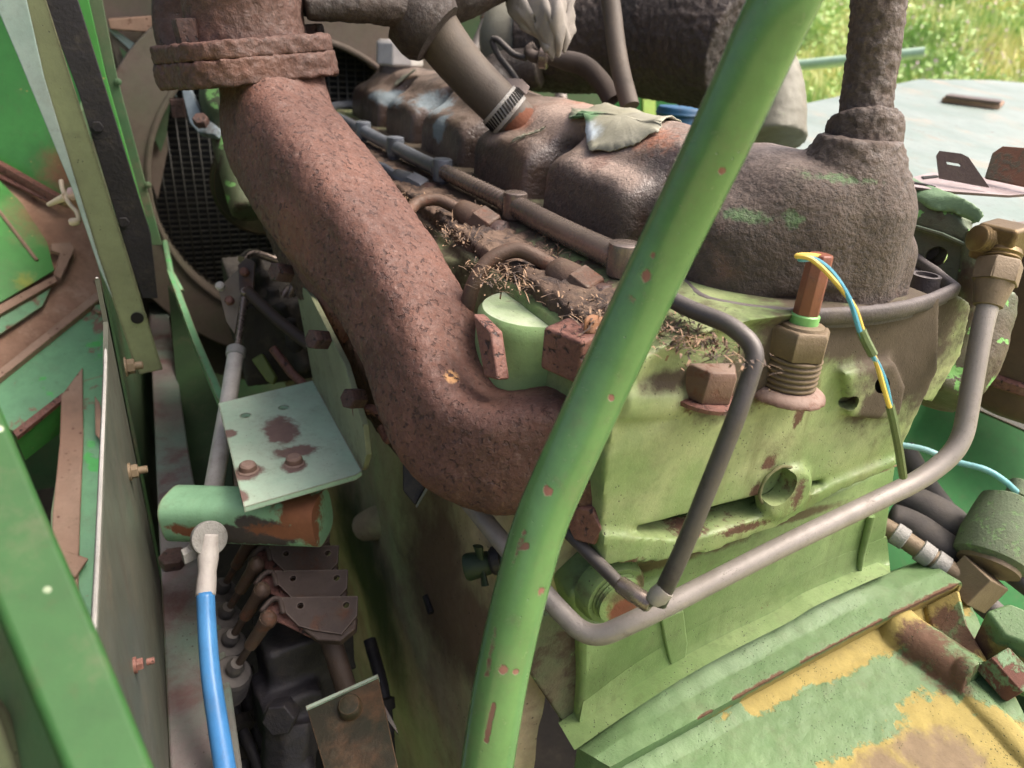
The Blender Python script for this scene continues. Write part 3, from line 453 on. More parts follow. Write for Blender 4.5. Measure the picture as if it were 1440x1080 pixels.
for i in range(G.shape[0]):
    for j in range(G.shape[1]):
        for (p_, q_, w_, h_, cut) in ((_p, _q, .0215, .020, .02), (_r, _s, .012, .007, .2)):
            ab = (q_ - p_)[:2]; t_ = float((G[i, j, :2] - p_[:2]) @ ab / (ab @ ab)); d_ = float(np.linalg.norm(G[i, j, :2] - p_[:2] - ab * min(max(t_, 0), 1))) if t_ < 1 + cut else 9
            if d_ < w_ and i > 29: G[i, j, 2] += h_ * (1 - (d_ / w_) ** 2.6) ** .6
gb = MB(); gb.grid(G)
bot = G.copy(); bot[..., 2] -= .05; gb.grid(bot[:, ::-1]); n_, m_ = G.shape[:2]
for e in ([G[0], bot[0]], [bot[-1], G[-1]], [bot[:, 0], G[:, 0]], [G[:, -1], bot[:, -1]]): gb.grid(np.array(e))
gear = obj('gear_case', gb, m_ledge, eng, sharp=60)
def GP(u, v, o=0.0): return PL(gp, u, v, o)
l2 = MB(); l2.prism([GP(1300, 850, -.02), GP(1350, 826, -.004), GP(1362, 880, -.006), GP(1395, 935, -.018), GP(1340, 928, -.022), GP(1310, 890, -.026)], (0, 0, -.02)); obj('rib', l2, m_ledge, gear, bevel=.004, seg=3)
l3 = MB(); l3.hexa(GP(1395, 925, -.012), GP(1425, 958, -.02) - GP(1395, 925, -.012), .0205, .034, .4); obj('bolt', l3, worn('half_painted_bolt', S(120, 156, 108, .75), S(104, 140, 90, .75), rust=S(126, 78, 62, .85), rust_at=(.44, .5), rsc=26, rough=.6, grain=.0006), gear, bevel=.0012)
l4 = MB(); l4.prism([GP(1386, 858, .02), GP(1420, 846, .024), GP(1500, 880, .02), GP(1480, 920, .012), GP(1412, 895, .01)], (0, 0, -.06)); obj('mount_lug', l4, m_ledge, gear, bevel=.004, seg=3)
# side of the crankcase, dusty, falling away to the left and down
sd = [[(.252, y, z) for y in np.linspace(.30, 1.7, 6)] for z in (2.50, 2.46)]
G = np.zeros((60, 90, 3))
for i, z in enumerate(np.linspace(2.655, 1.70, 60)):
    for j, y in enumerate(np.linspace(.392, 1.75, 90)):
        x = .252 - .030 * min(1, max(0, (2.66 - z) / .25)) + .012 * mnoise.noise(Vector((y * 4, z * 4, 1))) + .0025 * mnoise.noise(Vector((y * 22, z * 22, 4)))
        G[i, j] = (x, y, z)
sb = MB(); sb.grid(G); g2 = G.copy(); g2[..., 0] += .03; sb.grid(g2[:, ::-1])
for e in ([G[0], g2[0]], [g2[-1], G[-1]], [g2[:, 0], G[:, 0]], [G[:, -1], g2[:, -1]]): sb.grid(np.array(e))
side = obj('crankcase_side', sb, m_side, eng, sharp=60)
nb = MB(); nb.lathe(onX(545, 730, .24), onX(500, 745, .20) - onX(545, 730, .24), [(-.02, .030), (.03, .026), (.055, .022), (.06, .014)], 18); obj('lug', nb, m_side, side, remesh=.004, smooth=4)
fw = MB(); fw.plate(Yp([(752, 862), (830, 875), (824, 1046), (800, 1030), (745, 948)], .374), .02); obj('corner_web', fw, m_housing, eng, bevel=.003)
ct = MB(); ct.tube([onX(598, 838, .222), onX(606, 862, .222)], .004, 6); obj('casting_mark', ct, m_black, side)
# bolts and clamps on the head
bt = MB(); cb = onY(986, 560, .352) + UP * .004; bt.lathe(cb - UP * .004, UP + RIGHT * .1, [(0, .0275), (.003, .0275), (.004, .023)], 24); obj('washer', bt, m_rust_red, head)
bt = MB(); bt.hexa(cb, UP + RIGHT * .1, .0220, .024, .35, .16); obj('bolt', bt, m_bolt_brown, head, bevel=.001, label='large rusty hex bolt on the head ledge')
for (u, v, d, s) in [(806, 492, .515, .0145)]:
    b = MB(); p = P(u, v, d); b.box(p, (s, s * 1.25, s * 1.15), [_n((.9, .35, .05)), _n((-.35, .9, 0)), UP]); obj('manifold_lug', b, m_rust_red, eng, bevel=.003)
b = MB(); b.lathe(P(752, 433, .585) - UP * .075, UP, [(0, .050), (.062, .0475), (.071, .0465), (.075, .043), (.0752, .02)], 40); obj('port_boss', b, m_boss, eng, bevel=.0, disp=[(T_CAST, .002)], label='pale green round boss with a flat top')
b = MB(); b.plate([P(664, 440, .545), P(690, 466, .53), P(700, 535, .525), P(680, 530, .54)], .012); obj('clamp_plate', b, m_rust_red, eng, bevel=.002)
b = MB(); b.box(P(842, 486, .515), (.009, .012, .016), [_n((.9, .35, .05)), _n((-.35, .9, 0)), UP]); obj('manifold_lug', b, m_bolt_brown, eng, bevel=.003)
# deck between the rail and the head, littered with straw
dk = MB(); dk.box((.330, .985, 2.806), (.068, .575, .016)); obj('head_deck', dk, worn('oily_debris_bed', S(92, 72, 58, .8), S(120, 96, 78, .8), dirt=S(50, 40, 36), dirt_at=(.45, .6), dsc=40, rough=.9, grain=.002, gsc=160), eng, remesh=.004, smooth=2, disp=[(T_CRUST, .010), (T_FINE, .005)])

# temperature sensor standing in the head
sp = onY(1105, 548, .343)
sen = root('temperature_sensor', sp, 'reddish brown sensor plug screwed into the head beside a yellow and blue wire', 'sensor')
ax = _n((.035, .03, 1)); b = MB(); b.lathe(sp - ax * .004, ax, [(0, .031), (.004, .029), (.008, .023)], 28); obj('seat', b, m_bolt_brown, sen, remesh=.0025, smooth=3)
b = MB(); q = sp + ax * .004
prof = []
for k in range(6): prof += [(k * .0042, .0185), (k * .0042 + .0012, .0205), (k * .0042 + .0030, .0205), (k * .0042 + .0038, .0185)]
b.lathe(q, ax, prof, 28); obj('thread', b, m_brass_dusty, sen, sharp=70)
q = sp + ax * .029; b = MB(); b.hexa(q, ax, .0225, .022, .15, .14); obj('nut', b, m_brass_dusty, sen, bevel=.001)
b = MB(); b.lathe(q + ax * .021, ax, [(0, .0165), (.003, .0155), (.004, .012)], 24); obj('collar', b, m_brass_dusty, sen)
b = MB(); b.lathe(q + ax * .023, ax, [(0, .0105), (.008, .0105), (.009, .0095)], 20); obj('ring', b, m_green_clean, sen)
b = MB(); b.lathe(q + ax * .030, ax, [(0, .0085), (.002, .0095), (.044, .0090), (.046, .008)], 8, .2); obj('insulator', b, m_sensor, sen, bevel=.0008)
wp = catmull([q + ax * .0735 + RIGHT * .001, P(1122, 362, .475), P(1142, 364, .47), P(1168, 385, .47), P(1197, 425, .47), P(1213, 470, .475), P(1235, 515, .48), P(1250, 565, .49), P(1262, 620, .51), P(1270, 670, .54)], 90)
wires = root('sensor_wire', wp[-1], 'thin yellow and blue wire pair arching from the brown sensor', 'wire')
n1 = MB(); n2 = MB(); n3 = MB(); th = np.linspace(0, 16, 90); o1 = np.stack([np.cos(th), np.sin(th) * .5, np.sin(th)], 1) * .0014
n1.tube((wp + o1)[:62], .0017, 8); n2.tube((wp - o1)[:62], .0017, 8); n3.tube(wp[60:], .0031, 8); n3.tube((wp[38:46]), .0032, 8)
obj('yellow_strand', n1, m_wire_y, wires); obj('blue_strand', n2, m_wire_b, wires); obj('painted_sleeve', n3, m_wire_g, wires, label='stretch of the wire coated in green paint'); 
n1 = MB(); n1.tube((wp + o1 * 1.6)[60:88], .0013, 6); obj('yellow_strand', n1, m_wire_y, wires)

# ================================================================== VALVE COVER
NY, NS = 520, 90
YB = [.517, .717, .915, 1.127, 1.32]
G = np.zeros((NY, NS, 3))
for i, y in enumerate(np.linspace(.354, 1.56, NY)):
    nt_ = sum(math.exp(-abs((y - b_ + .004) / .019) ** 4) for b_ in YB); nw = sum(math.exp(-((y - b_ + .002) / .030) ** 2) for b_ in YB)
    t = (y - .354) / (1.56 - .354); e = (1 - abs(2 * min(max(t, .0001), .9999) - 1) ** 40) ** (1 / 3.0)
    xl, xr, xc, zb_ = .369 + .050 * nt_ + .003 * nw, .552, .465, 2.822
    zs = 2.890 - .016 * nw; zt = 2.931 - .004 * nw
    pr = [(xl, zb_), (xl, zb_ + .3 * (zs - zb_)), (xl + .001, zb_ + .72 * (zs - zb_)), (xl + .006, zs - .006), (xl + .016, zs + .002), (xl + .034, zs + .012), (xc - .040 + .25 * (xl - .369), zt - .010), (xc - .015, zt - .002), (xc + .01, zt),
          (xr - .045, zt - .010), (xr - .016, zs), (xr - .004, zs - .012), (xr, zb_ + .5 * (zs - zb_)), (xr, zb_)]
    pr = catmull([(p[0], p[1], 0) for p in pr], NS)
    for j in range(NS):
        x = xc + (pr[j, 0] - xc) * (.55 + .45 * e if e > .05 else .55); z = zb_ + (pr[j, 1] - zb_) * e
        G[i, j] = (x, y + .060 * min(1, max(0, (xc - x) / .095)) ** 1.6 * max(0, 1 - (y - .354) / .16), z)
vc = root('valve_cover', (.468, .95, 2.824), 'long oily brown humped valve cover with peeling paint on top of the engine', 'engine cover')
b = MB(); b.grid(G); b.grid(np.array([G[:, 0], G[:, -1]])[:, ::1]); b.add(G[0], [tuple(range(NS))]); b.add(G[-1], [tuple(range(NS))[::-1]])
tw = np.array([.490, .404, 2.826])
b2 = b
b2.lathe(tw, (.0, .0, 1), [(-.01, .057), (.050, .056), (.072, .054), (.088, .047), (.100, .040), (.116, .030)], 40)
b2.lathe(tw + np.array([-.02, .01, 0]), UP, [(-.01, .056), (.05, .055), (.085, .050), (.100, .03)], 40)
cov = obj('cover_body', b, m_cover, vc, remesh=.0027, smooth=3, disp=[(T_CAST, .003)])
bake(cov)
b = MB(); b.lathe(tw + np.array([.0, 0, .080]), (.0, .0, 1), [(0, .050), (.010, .0455), (.022, .039), (.034, .033), (.040, .030)], 36); obj('neck_crust', b, m_crust, vc, remesh=.0022, smooth=2, disp=[(T_CRUST, .0035), (T_FINE, .002)])
# gasket rim and tray corner
rim = [(958, 400), (985, 424), (1030, 436), (1100, 444), (1180, 444), (1250, 438), (1300, 426), (1342, 408)]
rp = [onZ(u, v, 2.826) for u, v in rim]; rp2 = catmull(rp, 40)
far_ = [onZ(1342, 408, 2.826), onZ(1318, 388, 2.826), onZ(1268, 352, 2.826)]
b = MB(); b.tube(np.vstack([rp2, lin(far_, 12)[1:]]), .0048, 10, sq=(.9, 1.35), p=4); obj('gasket_lip', b, m_tray, vc, disp=[(T_FINE, .0015)], sharp=60)
b = MB(); fp = [p - UP * .004 for p in list(rp2[::4]) + [rp[-1]] + [far_[-1]]] + [np.array([.40, .50, 2.822])]; b.prism(fp, (0, 0, -.006)); obj('flange', b, m_tray, vc)
bp = onZ(1298, 402, 2.826); b = MB(); b.lathe(bp - UP * .004, UP, [(0, .0135), (.010, .012), (.014, .012), (.0142, .009), (.011, .0085)], 22); obj('cover_bolt', b, m_tray, vc)
# peeled paint sheets
def flake(pts, d, name='paint_flake', lift=.004, m=m_flake, n=9):
    c = np.array([P(u, v, dd) for (u, v), dd in zip(pts, d)]); cen = c.mean(0); rng = random.Random(len(pts)); ring = []
    for i in range(len(c)):
        a, e = c[i], c[(i + 1) % len(c)]
        for t in np.linspace(0, 1, n)[:-1]: ring.append(a + (e - a) * t + np.array([rng.gauss(0, .0006), rng.gauss(0, .0009), 0]))
    ring = np.array(ring); vs = [cen]; fs = []; k = len(ring); L = 6
    for l in range(1, L + 1):
        f = l / L
        for i, q in enumerate(ring): vs.append(cen + (q - cen) * f + UP * (lift * f * f * (.4 + .6 * abs(math.sin(i * .21))) + .0006 * math.sin(i * 1.3 + l)))
    LC = Vector(wloc(cov))
    for i, q in enumerate(vs):
        hs_ = [cov.ray_cast(Vector(q) + Vector((0, dy_, .2)) - LC, Vector((0, 0, -1))) for dy_ in (0, -.04, -.02, .02, .04)]; hit, loc = hs_[0][0], hs_[0][1].copy()
        if hit: loc.z = max(h_[1].z - .0012 * k_ for k_, h_ in enumerate(hs_) if h_[0])
        if hit: f = 0 if i == 0 else ((i - 1) // k + 1) / L; vs[i] = np.array(loc + LC) + UP * (.0025 + lift * 1.3 * f ** 3 * (.5 + .9 * mnoise.noise(Vector(q) * 35)) + .0012 * mnoise.noise(Vector(q) * 90))
    for i in range(k): fs.append((0, 1 + i, 1 + (i + 1) % k))
    for l in range(L - 1):
        for i in range(k): a = 1 + l * k; fs.append((a + i, a + k + i, a + k + (i + 1) % k, a + (i + 1) % k))
    mb = MB().add(vs, fs); o = obj(name, mb, m, vc, sharp=180, fix=True); s = o.modifiers.new('thickness', 'SOLIDIFY'); s.thickness = .0012; return o
def onCov(u, v, lift=.003):
    """depth at which the pixel ray meets the cover body"""
    o_ = Vector(CAM) - Vector(wloc(cov)); d = Vector(ray(u, v)).normalized(); hit, loc, n, i = cov.ray_cast(o_, d)
    if not hit: return .8
    return float((Vector(loc) - o_).length / np.linalg.norm(ray(u, v))) - lift / .7
for pts in ([(799, 170), (802, 190), (815, 200), (828, 216), (860, 212), (890, 205), (925, 188), (930, 178), (978, 172), (960, 163), (900, 158), (850, 152), (805, 156)],
            [(555, 123), (565, 120), (586, 108), (580, 106), (556, 117)], [(722, 121), (738, 126), (762, 133), (772, 131), (750, 122), (728, 117)]):
    flake(pts, [onCov(u, v) for u, v in pts])
# filler cap at the far end
fc = root('filler_cap', P(560, 95, 1.40), 'dull silver octagonal filler cap on the far end of the valve cover', 'cap')
p = P(562, 103, 1.38); b = MB(); b.lathe(p - UP * .03, UP, [(0, .07), (.02, .052), (.03, .040), (.05, .038)], 24); obj('neck', b, m_cover, fc)
b = MB(); b.lathe(p + UP * .012, UP, [(0, .042), (.004, .047), (.040, .046), (.046, .040)], 8, .2); obj('cap', b, m_cap, fc, bevel=.003)
# ================================================================== EXHAUST PIPE
ex = root('exhaust_pipe', P(850, 660, .57), 'thick pitted rusty exhaust pipe sweeping down from its flange to the engine', 'exhaust pipe')
cp = [(382, 80, .760), (384, 130, .755), (398, 190, .738), (440, 255, .708), (497, 330, .676), (550, 403, .648), (590, 480, .620), (618, 552, .598), (652, 610, .580), (712, 632, .566), (775, 624, .562), (850, 640, .566)]
path = catmull([P(*q) for q in cp], 70)
b = MB(); b.tube(path, [.046, .048, .052, .054, .053, .049, .046, .045, .045, .045, .045, .045], 48, p=4.2, sq=(1, 1.0), up=(0.3, 0, 1))
pipe = obj('pipe', b, m_rust, ex, sharp=180, remesh=.0026, smooth=2, disp=[(T_CAST, .004), (T_FINE, .0012)])
# flange, two halves
fcn = P(345, 88, .752); ax = _n((-.125, .06, 1)); fr = np.array(frame(ax))
def fl_prof(s, ph=0): return [fcn + (fr[0] * math.cos(t) + fr[1] * math.sin(t)) * s * (1 + .10 * math.cos(4 * (t + .5))) for t in np.linspace(0, 2 * math.pi, 40)[:-1]]
b = MB(); b.prism([p - ax * .019 for p in fl_prof(.088)], ax * .024); obj('lower_flange', b, m_rust_flange, ex, remesh=.0028, smooth=1, disp=[(T_CRUST, .005), (T_FINE, .0025)])
b = MB(); b.prism([p + ax * .0042 for p in fl_prof(.0865)], ax * .017); obj('upper_flange', b, m_rust_flange, ex, remesh=.0028, smooth=1, disp=[(T_CRUST, .004), (T_FINE, .002)])
b = MB(); b.lathe(fcn + ax * .015 + RIGHT * .006, _n((-.02, .02, 1)), [(0, .064), (.012, .061), (.03, .059), (.25, .059)], 36); obj('stub', b, m_rust_flange, ex, remesh=.003, smooth=2, disp=[(T_CRUST, .004)])
for (u, v, d) in [(268, 42, .70), (300, 30, .83), (440, 48, .80)]:
    b = MB(); b.hexa(P(u, v, d) - UP * .012, ax, .015, .022, .3); obj('bolt', b, m_rust_dark, ex, bevel=.001)
b = MB(); b.tube(catmull([P(268, 95, .80), P(252, 40, .80), P(262, -30, .79), P(300, -120, .78)], 20), [.026, .028, .03, .03], 20); obj('side_branch', b, m_rust_dark, ex, disp=[(T_CRUST, .003)])
# end flange against the head
b = MB(); c = P(838, 690, .562); b.box(c, (.008, .028, .040), [_n((.92, .38, .02)), _n((-.38, .92, 0)), UP]); obj('end_flange', b, m_rust_red, ex, bevel=.006, seg=3)
b = MB(); b.hexa(P(836, 726, .545), _n((-.9, -.5, .1)), .017, .018, .2); obj('bolt', b, m_rust_red, ex, bevel=.001)
# log manifold lying behind and below the pipe
lm = root('manifold_log', P(484, 420, 0.910), 'dark scaly exhaust manifold body along the engine beneath the rusty pipe', 'manifold')
b = MB(); b.tube(catmull([P(350, 150, 0.970), P(384, 250, 0.950), P(434, 350, 0.890), P(504, 450, 0.840), P(555, 550, 0.800), P(600, 610, 0.780)], 30), [.030, .030, .036, .040, .040, .036], 20, p=3); obj('body', b, m_rust_dark, lm, remesh=.0032, smooth=2, disp=[(T_CRUST, .005)])
b = MB(); b.tube(catmull([P(344, 160, 0.910), P(372, 230, 0.910), P(396, 300, 0.880), P(449, 385, 0.830), P(504, 470, 0.790)], 30), [.018, .02, .02, .02, .018], 12, p=3); obj('edge_rib', b, m_rust_red, lm, disp=[(T_CRUST, .003)])
for (u, v, d) in [(406, 385, .70), (458, 478, .68), (508, 560, .66)]:
    b = MB(); b.hexa(P(u, v, d), _n((-.8, -.4, .3)), .010, .018, .2); obj('bolt', b, m_rust_dark, lm, bevel=.001)

# ================================================================== GREEN TUBE IN FRONT
gt = root('green_guard_tube', P(690, 1100, .50), 'smooth green painted steel tube slanting across the front of the engine', 'tube')
path = catmull([P(*q) for q in BAR], 80)
b = MB(); b.tube(path, .0174, 40); tubeo = obj('tube', b, m_bar, gt, sharp=180)
# ================================================================== BREATHER PIPE
br = root('breather_pipe', P(1215, 235, 0.5517), 'crusty brown breather pipe rising from the front of the valve cover', 'pipe')
path = catmull([P(1212, 238, 0.5577), P(1214, 190, 0.5553), P(1220, 130, 0.5517), P(1230, 60, 0.5424), P(1236, 0, 0.5342), P(1240, -80, 0.5225)], 50)
b = MB(); b.tube(path, [.0196, .0193, .0190, .0190, .0194, .0198], 30); obj('pipe', b, m_crust, br, remesh=.002, smooth=1, disp=[(T_CRUST, .0035), (T_FINE, .0028)])
b = MB(); d = P(1216, 168, 0.5541) - P(1210, 245, 0.5577); b.lathe(P(1211, 240, 0.5577), d, [(0, .0275), (.012, .0275), (.036, .0280), (.041, .0265), (.043, .021)], 30); obj('collar', b, m_crust, br, remesh=.0022, smooth=2, disp=[(T_CRUST, .003), (T_FINE, .003)])
b = MB(); b.tube(path[18:] + RIGHT * .0048 + UP * .0, .0160, 24); obj('bare_side', b, m_housing, br, label='greenish cleaner side of the pipe')
# ================================================================== FUEL RETURN RAIL
fr_ = root('fuel_return_rail', P(720, 300, .76), 'long thin steel fuel return rail with banjo unions beside the valve cover', 'fuel line')
ZR = 2.838
def RZ(u, v): return onZ(u, v, ZR)
J = [RZ(877, 366), RZ(724, 290), RZ(622, 240), RZ(556, 207), RZ(511, 184)]
def piece(a, b_, r, m, name, rib=False):
    b = MB()
    if rib:
        n = 120; pth = lin([a, b_], n); L = np.linalg.norm(b_ - a); vs = []; fs = []; x, y, d = frame(b_ - a)
        for i in range(n):
            for j in range(16):
                t = j * math.pi / 8; rr = r * (1 + .09 * math.sin(i * 2 * math.pi / 6.2 + t * 1.0)); vs.append(pth[i] + rr * (x * math.cos(t) + y * math.sin(t)))
        fs = [(i * 16 + j, i * 16 + (j + 1) % 16, (i + 1) * 16 + (j + 1) % 16, (i + 1) * 16 + j) for i in range(n - 1) for j in range(16)]; b.add(vs, fs)
    else: b.tube(catmull([a, (a + b_) / 2 - UP * .0012, b_], 14), r, 18)
    return obj(name, b, m, fr_, sharp=60)
def off(a, b_, t): return a + _n(b_ - a) * t
piece(P(935, 402, .56), off(J[0], P(935, 402, .56), .012), .0085, m_rail, 'pipe_end')
piece(off(J[0], J[1], .010), off(J[1], J[0], .010), .0118, m_rail, 'rail_section')
piece(off(J[1], J[2], .008), off(J[2], J[1], .012), .0092, m_rail, 'braided_section', rib=True).__setitem__('label', 'braided metal section of the return rail')
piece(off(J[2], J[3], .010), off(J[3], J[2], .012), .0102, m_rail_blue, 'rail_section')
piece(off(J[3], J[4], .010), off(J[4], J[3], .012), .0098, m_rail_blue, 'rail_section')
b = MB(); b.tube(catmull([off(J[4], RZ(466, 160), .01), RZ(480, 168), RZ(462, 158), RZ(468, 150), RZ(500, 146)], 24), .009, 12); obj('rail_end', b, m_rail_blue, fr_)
for i, j in enumerate(J):
    b = MB(); s = .92 if i else 1.0
    b.lathe(j - UP * .026, UP, [(0, .0115 * s), (.012, .0115 * s), (.014, .0135 * s), (.036, .0142 * s), (.040, .0135 * s), (.041, .0115 * s)], 18)
    u = obj('banjo_union', b, m_rail if i < 2 else m_rail_blue, fr_)
    b = MB(); b.lathe(j - UP * .052, UP, [(0, .017), (.02, .016), (.028, .012)], 6); obj('union_nut', b, m_nut, u)
    b = MB(); dd = J[max(i - 1, 0)] - J[min(i + 1, 4)] if 0 < i < 4 else J[0] - J[1]; b.lathe(j - _n(dd) * .019, dd, [(0, .0105), (.002, .0125), (.012, .0125), (.013, .010)], 16); obj('ferrule', b, m_rail if i < 2 else m_rail_blue, u)
# ================================================================== INJECTORS with their fuel pipes
def injector(pts, nut0, nut1, label, rn=.0155, rp=.0058, m=m_nut):
    base = P(*nut1); t = root('fuel_injector_pipe', base, label, 'fuel pipe', 'injector pipes along the cylinder head')
    b = MB(); b.tube(catmull([P(*q) for q in pts], 40), rp, 14); obj('pipe', b, m, t)
    a, e = P(*nut0), P(*nut1); d = e - a; L = np.linalg.norm(d); d = _n(d)
    b = MB(); b.lathe(a, d, [(-.006, rp * 1.1), (-.002, rn * .62), (L * .10, rn * .72), (L * .42, rn * .86)], 20); obj('sleeve', b, m, t)
    b = MB(); b.hexa(a + d * L * .40, d, rn, L * .42, .3, .1); obj('nut', b, m, t, bevel=.0012)
    b = MB(); b.lathe(a + d * L * .82, d, [(0, rn * .78), (L * .12, rn * .9), (L * .16, rn * .9), (L * .3, rn * .68), (L * .9, rn * .68)], 18); obj('body', b, m_rust_dark, t)
    return t
injector([(652, 480, .635), (656, 436, .62), (668, 396, .61), (690, 365, .61), (728, 352, .612), (765, 368, .607), (795, 388, .60)], (782, 381, .603), (846, 428, .582), 'brown injector pipe nearest the green tube, arching over a pale green boss', .0195, .0068)
injector([(572, 300, .74), (588, 285, .75), (615, 281, .755), (640, 292, .752), (662, 306, .748)], (648, 297, .75), (703, 334, .735), 'brown injector pipe in the middle, its nut beside the braided rail section', .0195, .0066)
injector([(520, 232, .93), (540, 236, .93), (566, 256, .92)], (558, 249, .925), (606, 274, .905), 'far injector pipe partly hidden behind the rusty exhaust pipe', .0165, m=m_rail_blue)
# straw, leaves and needles caught between the injectors
b = MB()
for _ in range(1700):
    t = RNG.random(); c = onZ(*[(960, 475), (900, 455), (720, 385), (790, 350), (640, 330), (690, 300), (845, 440), (560, 275), (975, 478), (945, 460), (700, 390), (1000, 485)][RNG.integers(12)], 2.822) + RNG.normal(0, 1, 3) * np.array([.013, .022, .003])
    d = RNG.normal(0, 1, 3) * np.array([1, 1, .35]); d = _n(d) * RNG.uniform(.002, .009) * (1 if RNG.random() < .45 else .3); q = _n(np.cross(d, (0.2, .1, 1))) * RNG.uniform(.0004, .0009)
    b.add([c - d - q, c - d + q, c + d * .2 + q + UP * .0012, c + d * .2 - q + UP * .0012, c + d + UP * .0003], [(0, 1, 2, 3), (3, 2, 4)])
kind(obj('straw_debris', b, m_straw, None, sharp=180, fix=False), 'stuff')
lf = root('dry_leaf', P(838, 466, .50), 'small curled orange dry leaf lying beside the rusty lug', 'leaf'); b = MB()
c = P(838, 466, .505); G = np.array([[c + (RIGHT * (i - 4) * .0026 + UP * (.0012 * math.sin(i * .8) + .0006 * j * j)) + _n((.2, 1, .3)) * (j - 2) * .0022 * (1 - ((i - 4) / 4.3) ** 2) for j in range(5)] for i in range(9)]); b.grid(G)
o = obj('blade', b, worn('dry_leaf_tan', S(150, 100, 60, .8), S(120, 78, 48, .8), rough=.7), lf, sharp=180); s = o.modifiers.new('thickness', 'SOLIDIFY'); s.thickness = .0004

# ================================================================== BENT PIPES ACROSS THE FRONT
gl = root('grey_fuel_pipe', P(1398, 440, .60), 'bent bare grey steel pipe running from the brass fitting across the engine front', 'pipe')
path = bends([P(1399, 400, .60), P(1383, 450, .598), P(1352, 628, .592), P(1300, 672, .588), P(1100, 768, .556), P(905, 868, .530), P(830, 902, .536), P(778, 850, .552), P(655, 700, .60), P(620, 655, .62)], .035, 9)
b = MB(); b.tube(path, [.0084, .0082, .0080, .0080, .0080], 22); obj('pipe', b, m_pipe_grey, gl, sharp=180)
a = P(1399, 395, .60); d = _n(P(1386, 440, .60) - a); b = MB(); b.lathe(a + d * .000, d, [(0, .0150), (.003, .0150), (.018, .0118), (.022, .0112), (.023, .0092)], 24); obj('cone', b, m_brass_dusty, gl)
b = MB(); b.hexa(a + d * .002, -d, .0185, .020, .2); obj('nut', b, m_brass_dusty, gl, bevel=.0014)
b = MB(); b.lathe(a - d * .018, -d, [(0, .013), (.002, .0145), (.004, .013), (.006, .0145), (.010, .013)], 20); obj('thread', b, m_brass, gl)
el = P(1407, 340, .605); b = MB(); b.box(el, (.0165, .016, .0155), [_n((1, .15, .06)), _n((-.15, 1, 0)), UP]); b.prism([el + np.array((.004, -.017, .0155)), el + np.array((.021, -.017, .013)), el + np.array((.021, .014, .013)), el + np.array((.004, .014, .0155))], (0, 0, -.012)); obj('elbow', b, m_brass, gl, bevel=.004, seg=3)
b = MB(); dd = _n((-1, .25, .12)); prof = []
for k in range(5): prof += [(k * .003, .0098), (k * .003 + .0012, .0112), (k * .003 + .0024, .0098)]
b.lathe(el + dd * .012, dd, prof, 20); obj('elbow_thread', b, m_brass, gl, sharp=70)
dl = root('dark_bent_pipe', P(960, 435, .50), 'dark bent steel pipe hooking over the head ledge and down to a pinched end', 'pipe')
path = bends([P(900, 395, .545), P(958, 430, .505), P(1030, 458, .470), P(1066, 492, .462), P(1042, 570, .462), P(962, 770, .487), P(925, 848, .50)], .024, 9)
b = MB(); b.tube(path, [.0062, .0062, .0062, .0064], 20); obj('pipe', b, m_pipe_dark, dl, sharp=180)
b = MB(); b.tube([P(936, 828, .496), P(926, 838, .498), P(921, 845, .50)], [.0068, .0075, .0066], 14, sq=(1, 1)); obj('pinched_end', b, m_pipe_grey, dl)
d2 = root('thin_dark_pipe', P(900, 840, .505), 'thin dark pipe curving from behind the green tube to the pinched joint', 'pipe')
b = MB(); b.tube(catmull([P(785, 735, .56), P(815, 765, .545), P(855, 805, .525), P(882, 832, .515), P(905, 844, .507), P(925, 840, .503)], 30), .0052, 14); obj('pipe', b, m_pipe_dark, d2)
b = MB(); b.lathe(P(870, 820, .519), P(905, 844, .507) - P(870, 820, .519), [(0, .0052), (.002, .0066), (.026, .0066), (.028, .0052)], 14); obj('ferrule', b, m_rail, d2)

# ================================================================== HOSES AND PARTS OVER THE COVER
rh = root('rubber_coolant_hose', P(720, 165, .87), 'thick brown rubber hose clamped onto the valve cover', 'hose')
path = catmull([P(560, -60, .80), P(592, 10, .815), P(625, 62, .835), P(665, 110, .855), P(708, 153, .872), P(730, 175, .886)], 40)
b = MB(); b.tube(path, [.036, .033, .029, .027, .0265, .0265], 30); obj('hose', b, m_rubber_brown, rh, sharp=180)
d = _n(P(728, 172, .878) - P(690, 135, .866)); a = P(700, 146, .870)
b = MB(); b.lathe(a, d, [(0, .0270), (.0005, .0285), (.021, .0285), (.0215, .0270)], 40); cl = obj('hose_clamp', b, m_zinc, rh)
x, y, _ = frame(d); b = MB()
for k in range(40):
    t = k * 2 * math.pi / 40; r_ = x * math.cos(t) + y * math.sin(t); t_ = np.cross(d, r_); b.box(a + d * .0105 + r_ * .0284, (.0010, .0011, .0062), [r_, t_, _n(d + t_ * .2)])
obj('clamp_slots', b, m_hole_shade, cl)
b = MB(); b.box(a + d * .010 + _n((.55, .2, .8)) * .033, (.010, .007, .006), [_n((.8, -.5, 0)), d, _n((.5, .3, .8))]); obj('clamp_screw', b, m_rail, cl, bevel=.001)
b = MB(); b.tube([a + d * .022, a + d * .045], [.0235, .026], 24); obj('spigot', b, worn('orange_rust', S(136, 78, 48, .7), S(100, 60, 42, .7), rough=.9, grain=.001), rh, disp=[(T_FINE, .003)])
tb = root('intake_pipe', P(480, 5, .80), 'greasy dark brown casting overhanging the top of the picture above the cover', 'casting')
b = MB(); b.tube(catmull([P(370, -40, .78), P(450, -22, .78), P(540, -20, .80), P(620, -15, .83), P(700, -50, .86)], 30), [.03, .036, .034, .04, .04], 24); b.tube(catmull([P(430, 12, .74), P(520, 8, .76), P(600, 14, .80)], 16), [.012, .018, .026], 18)
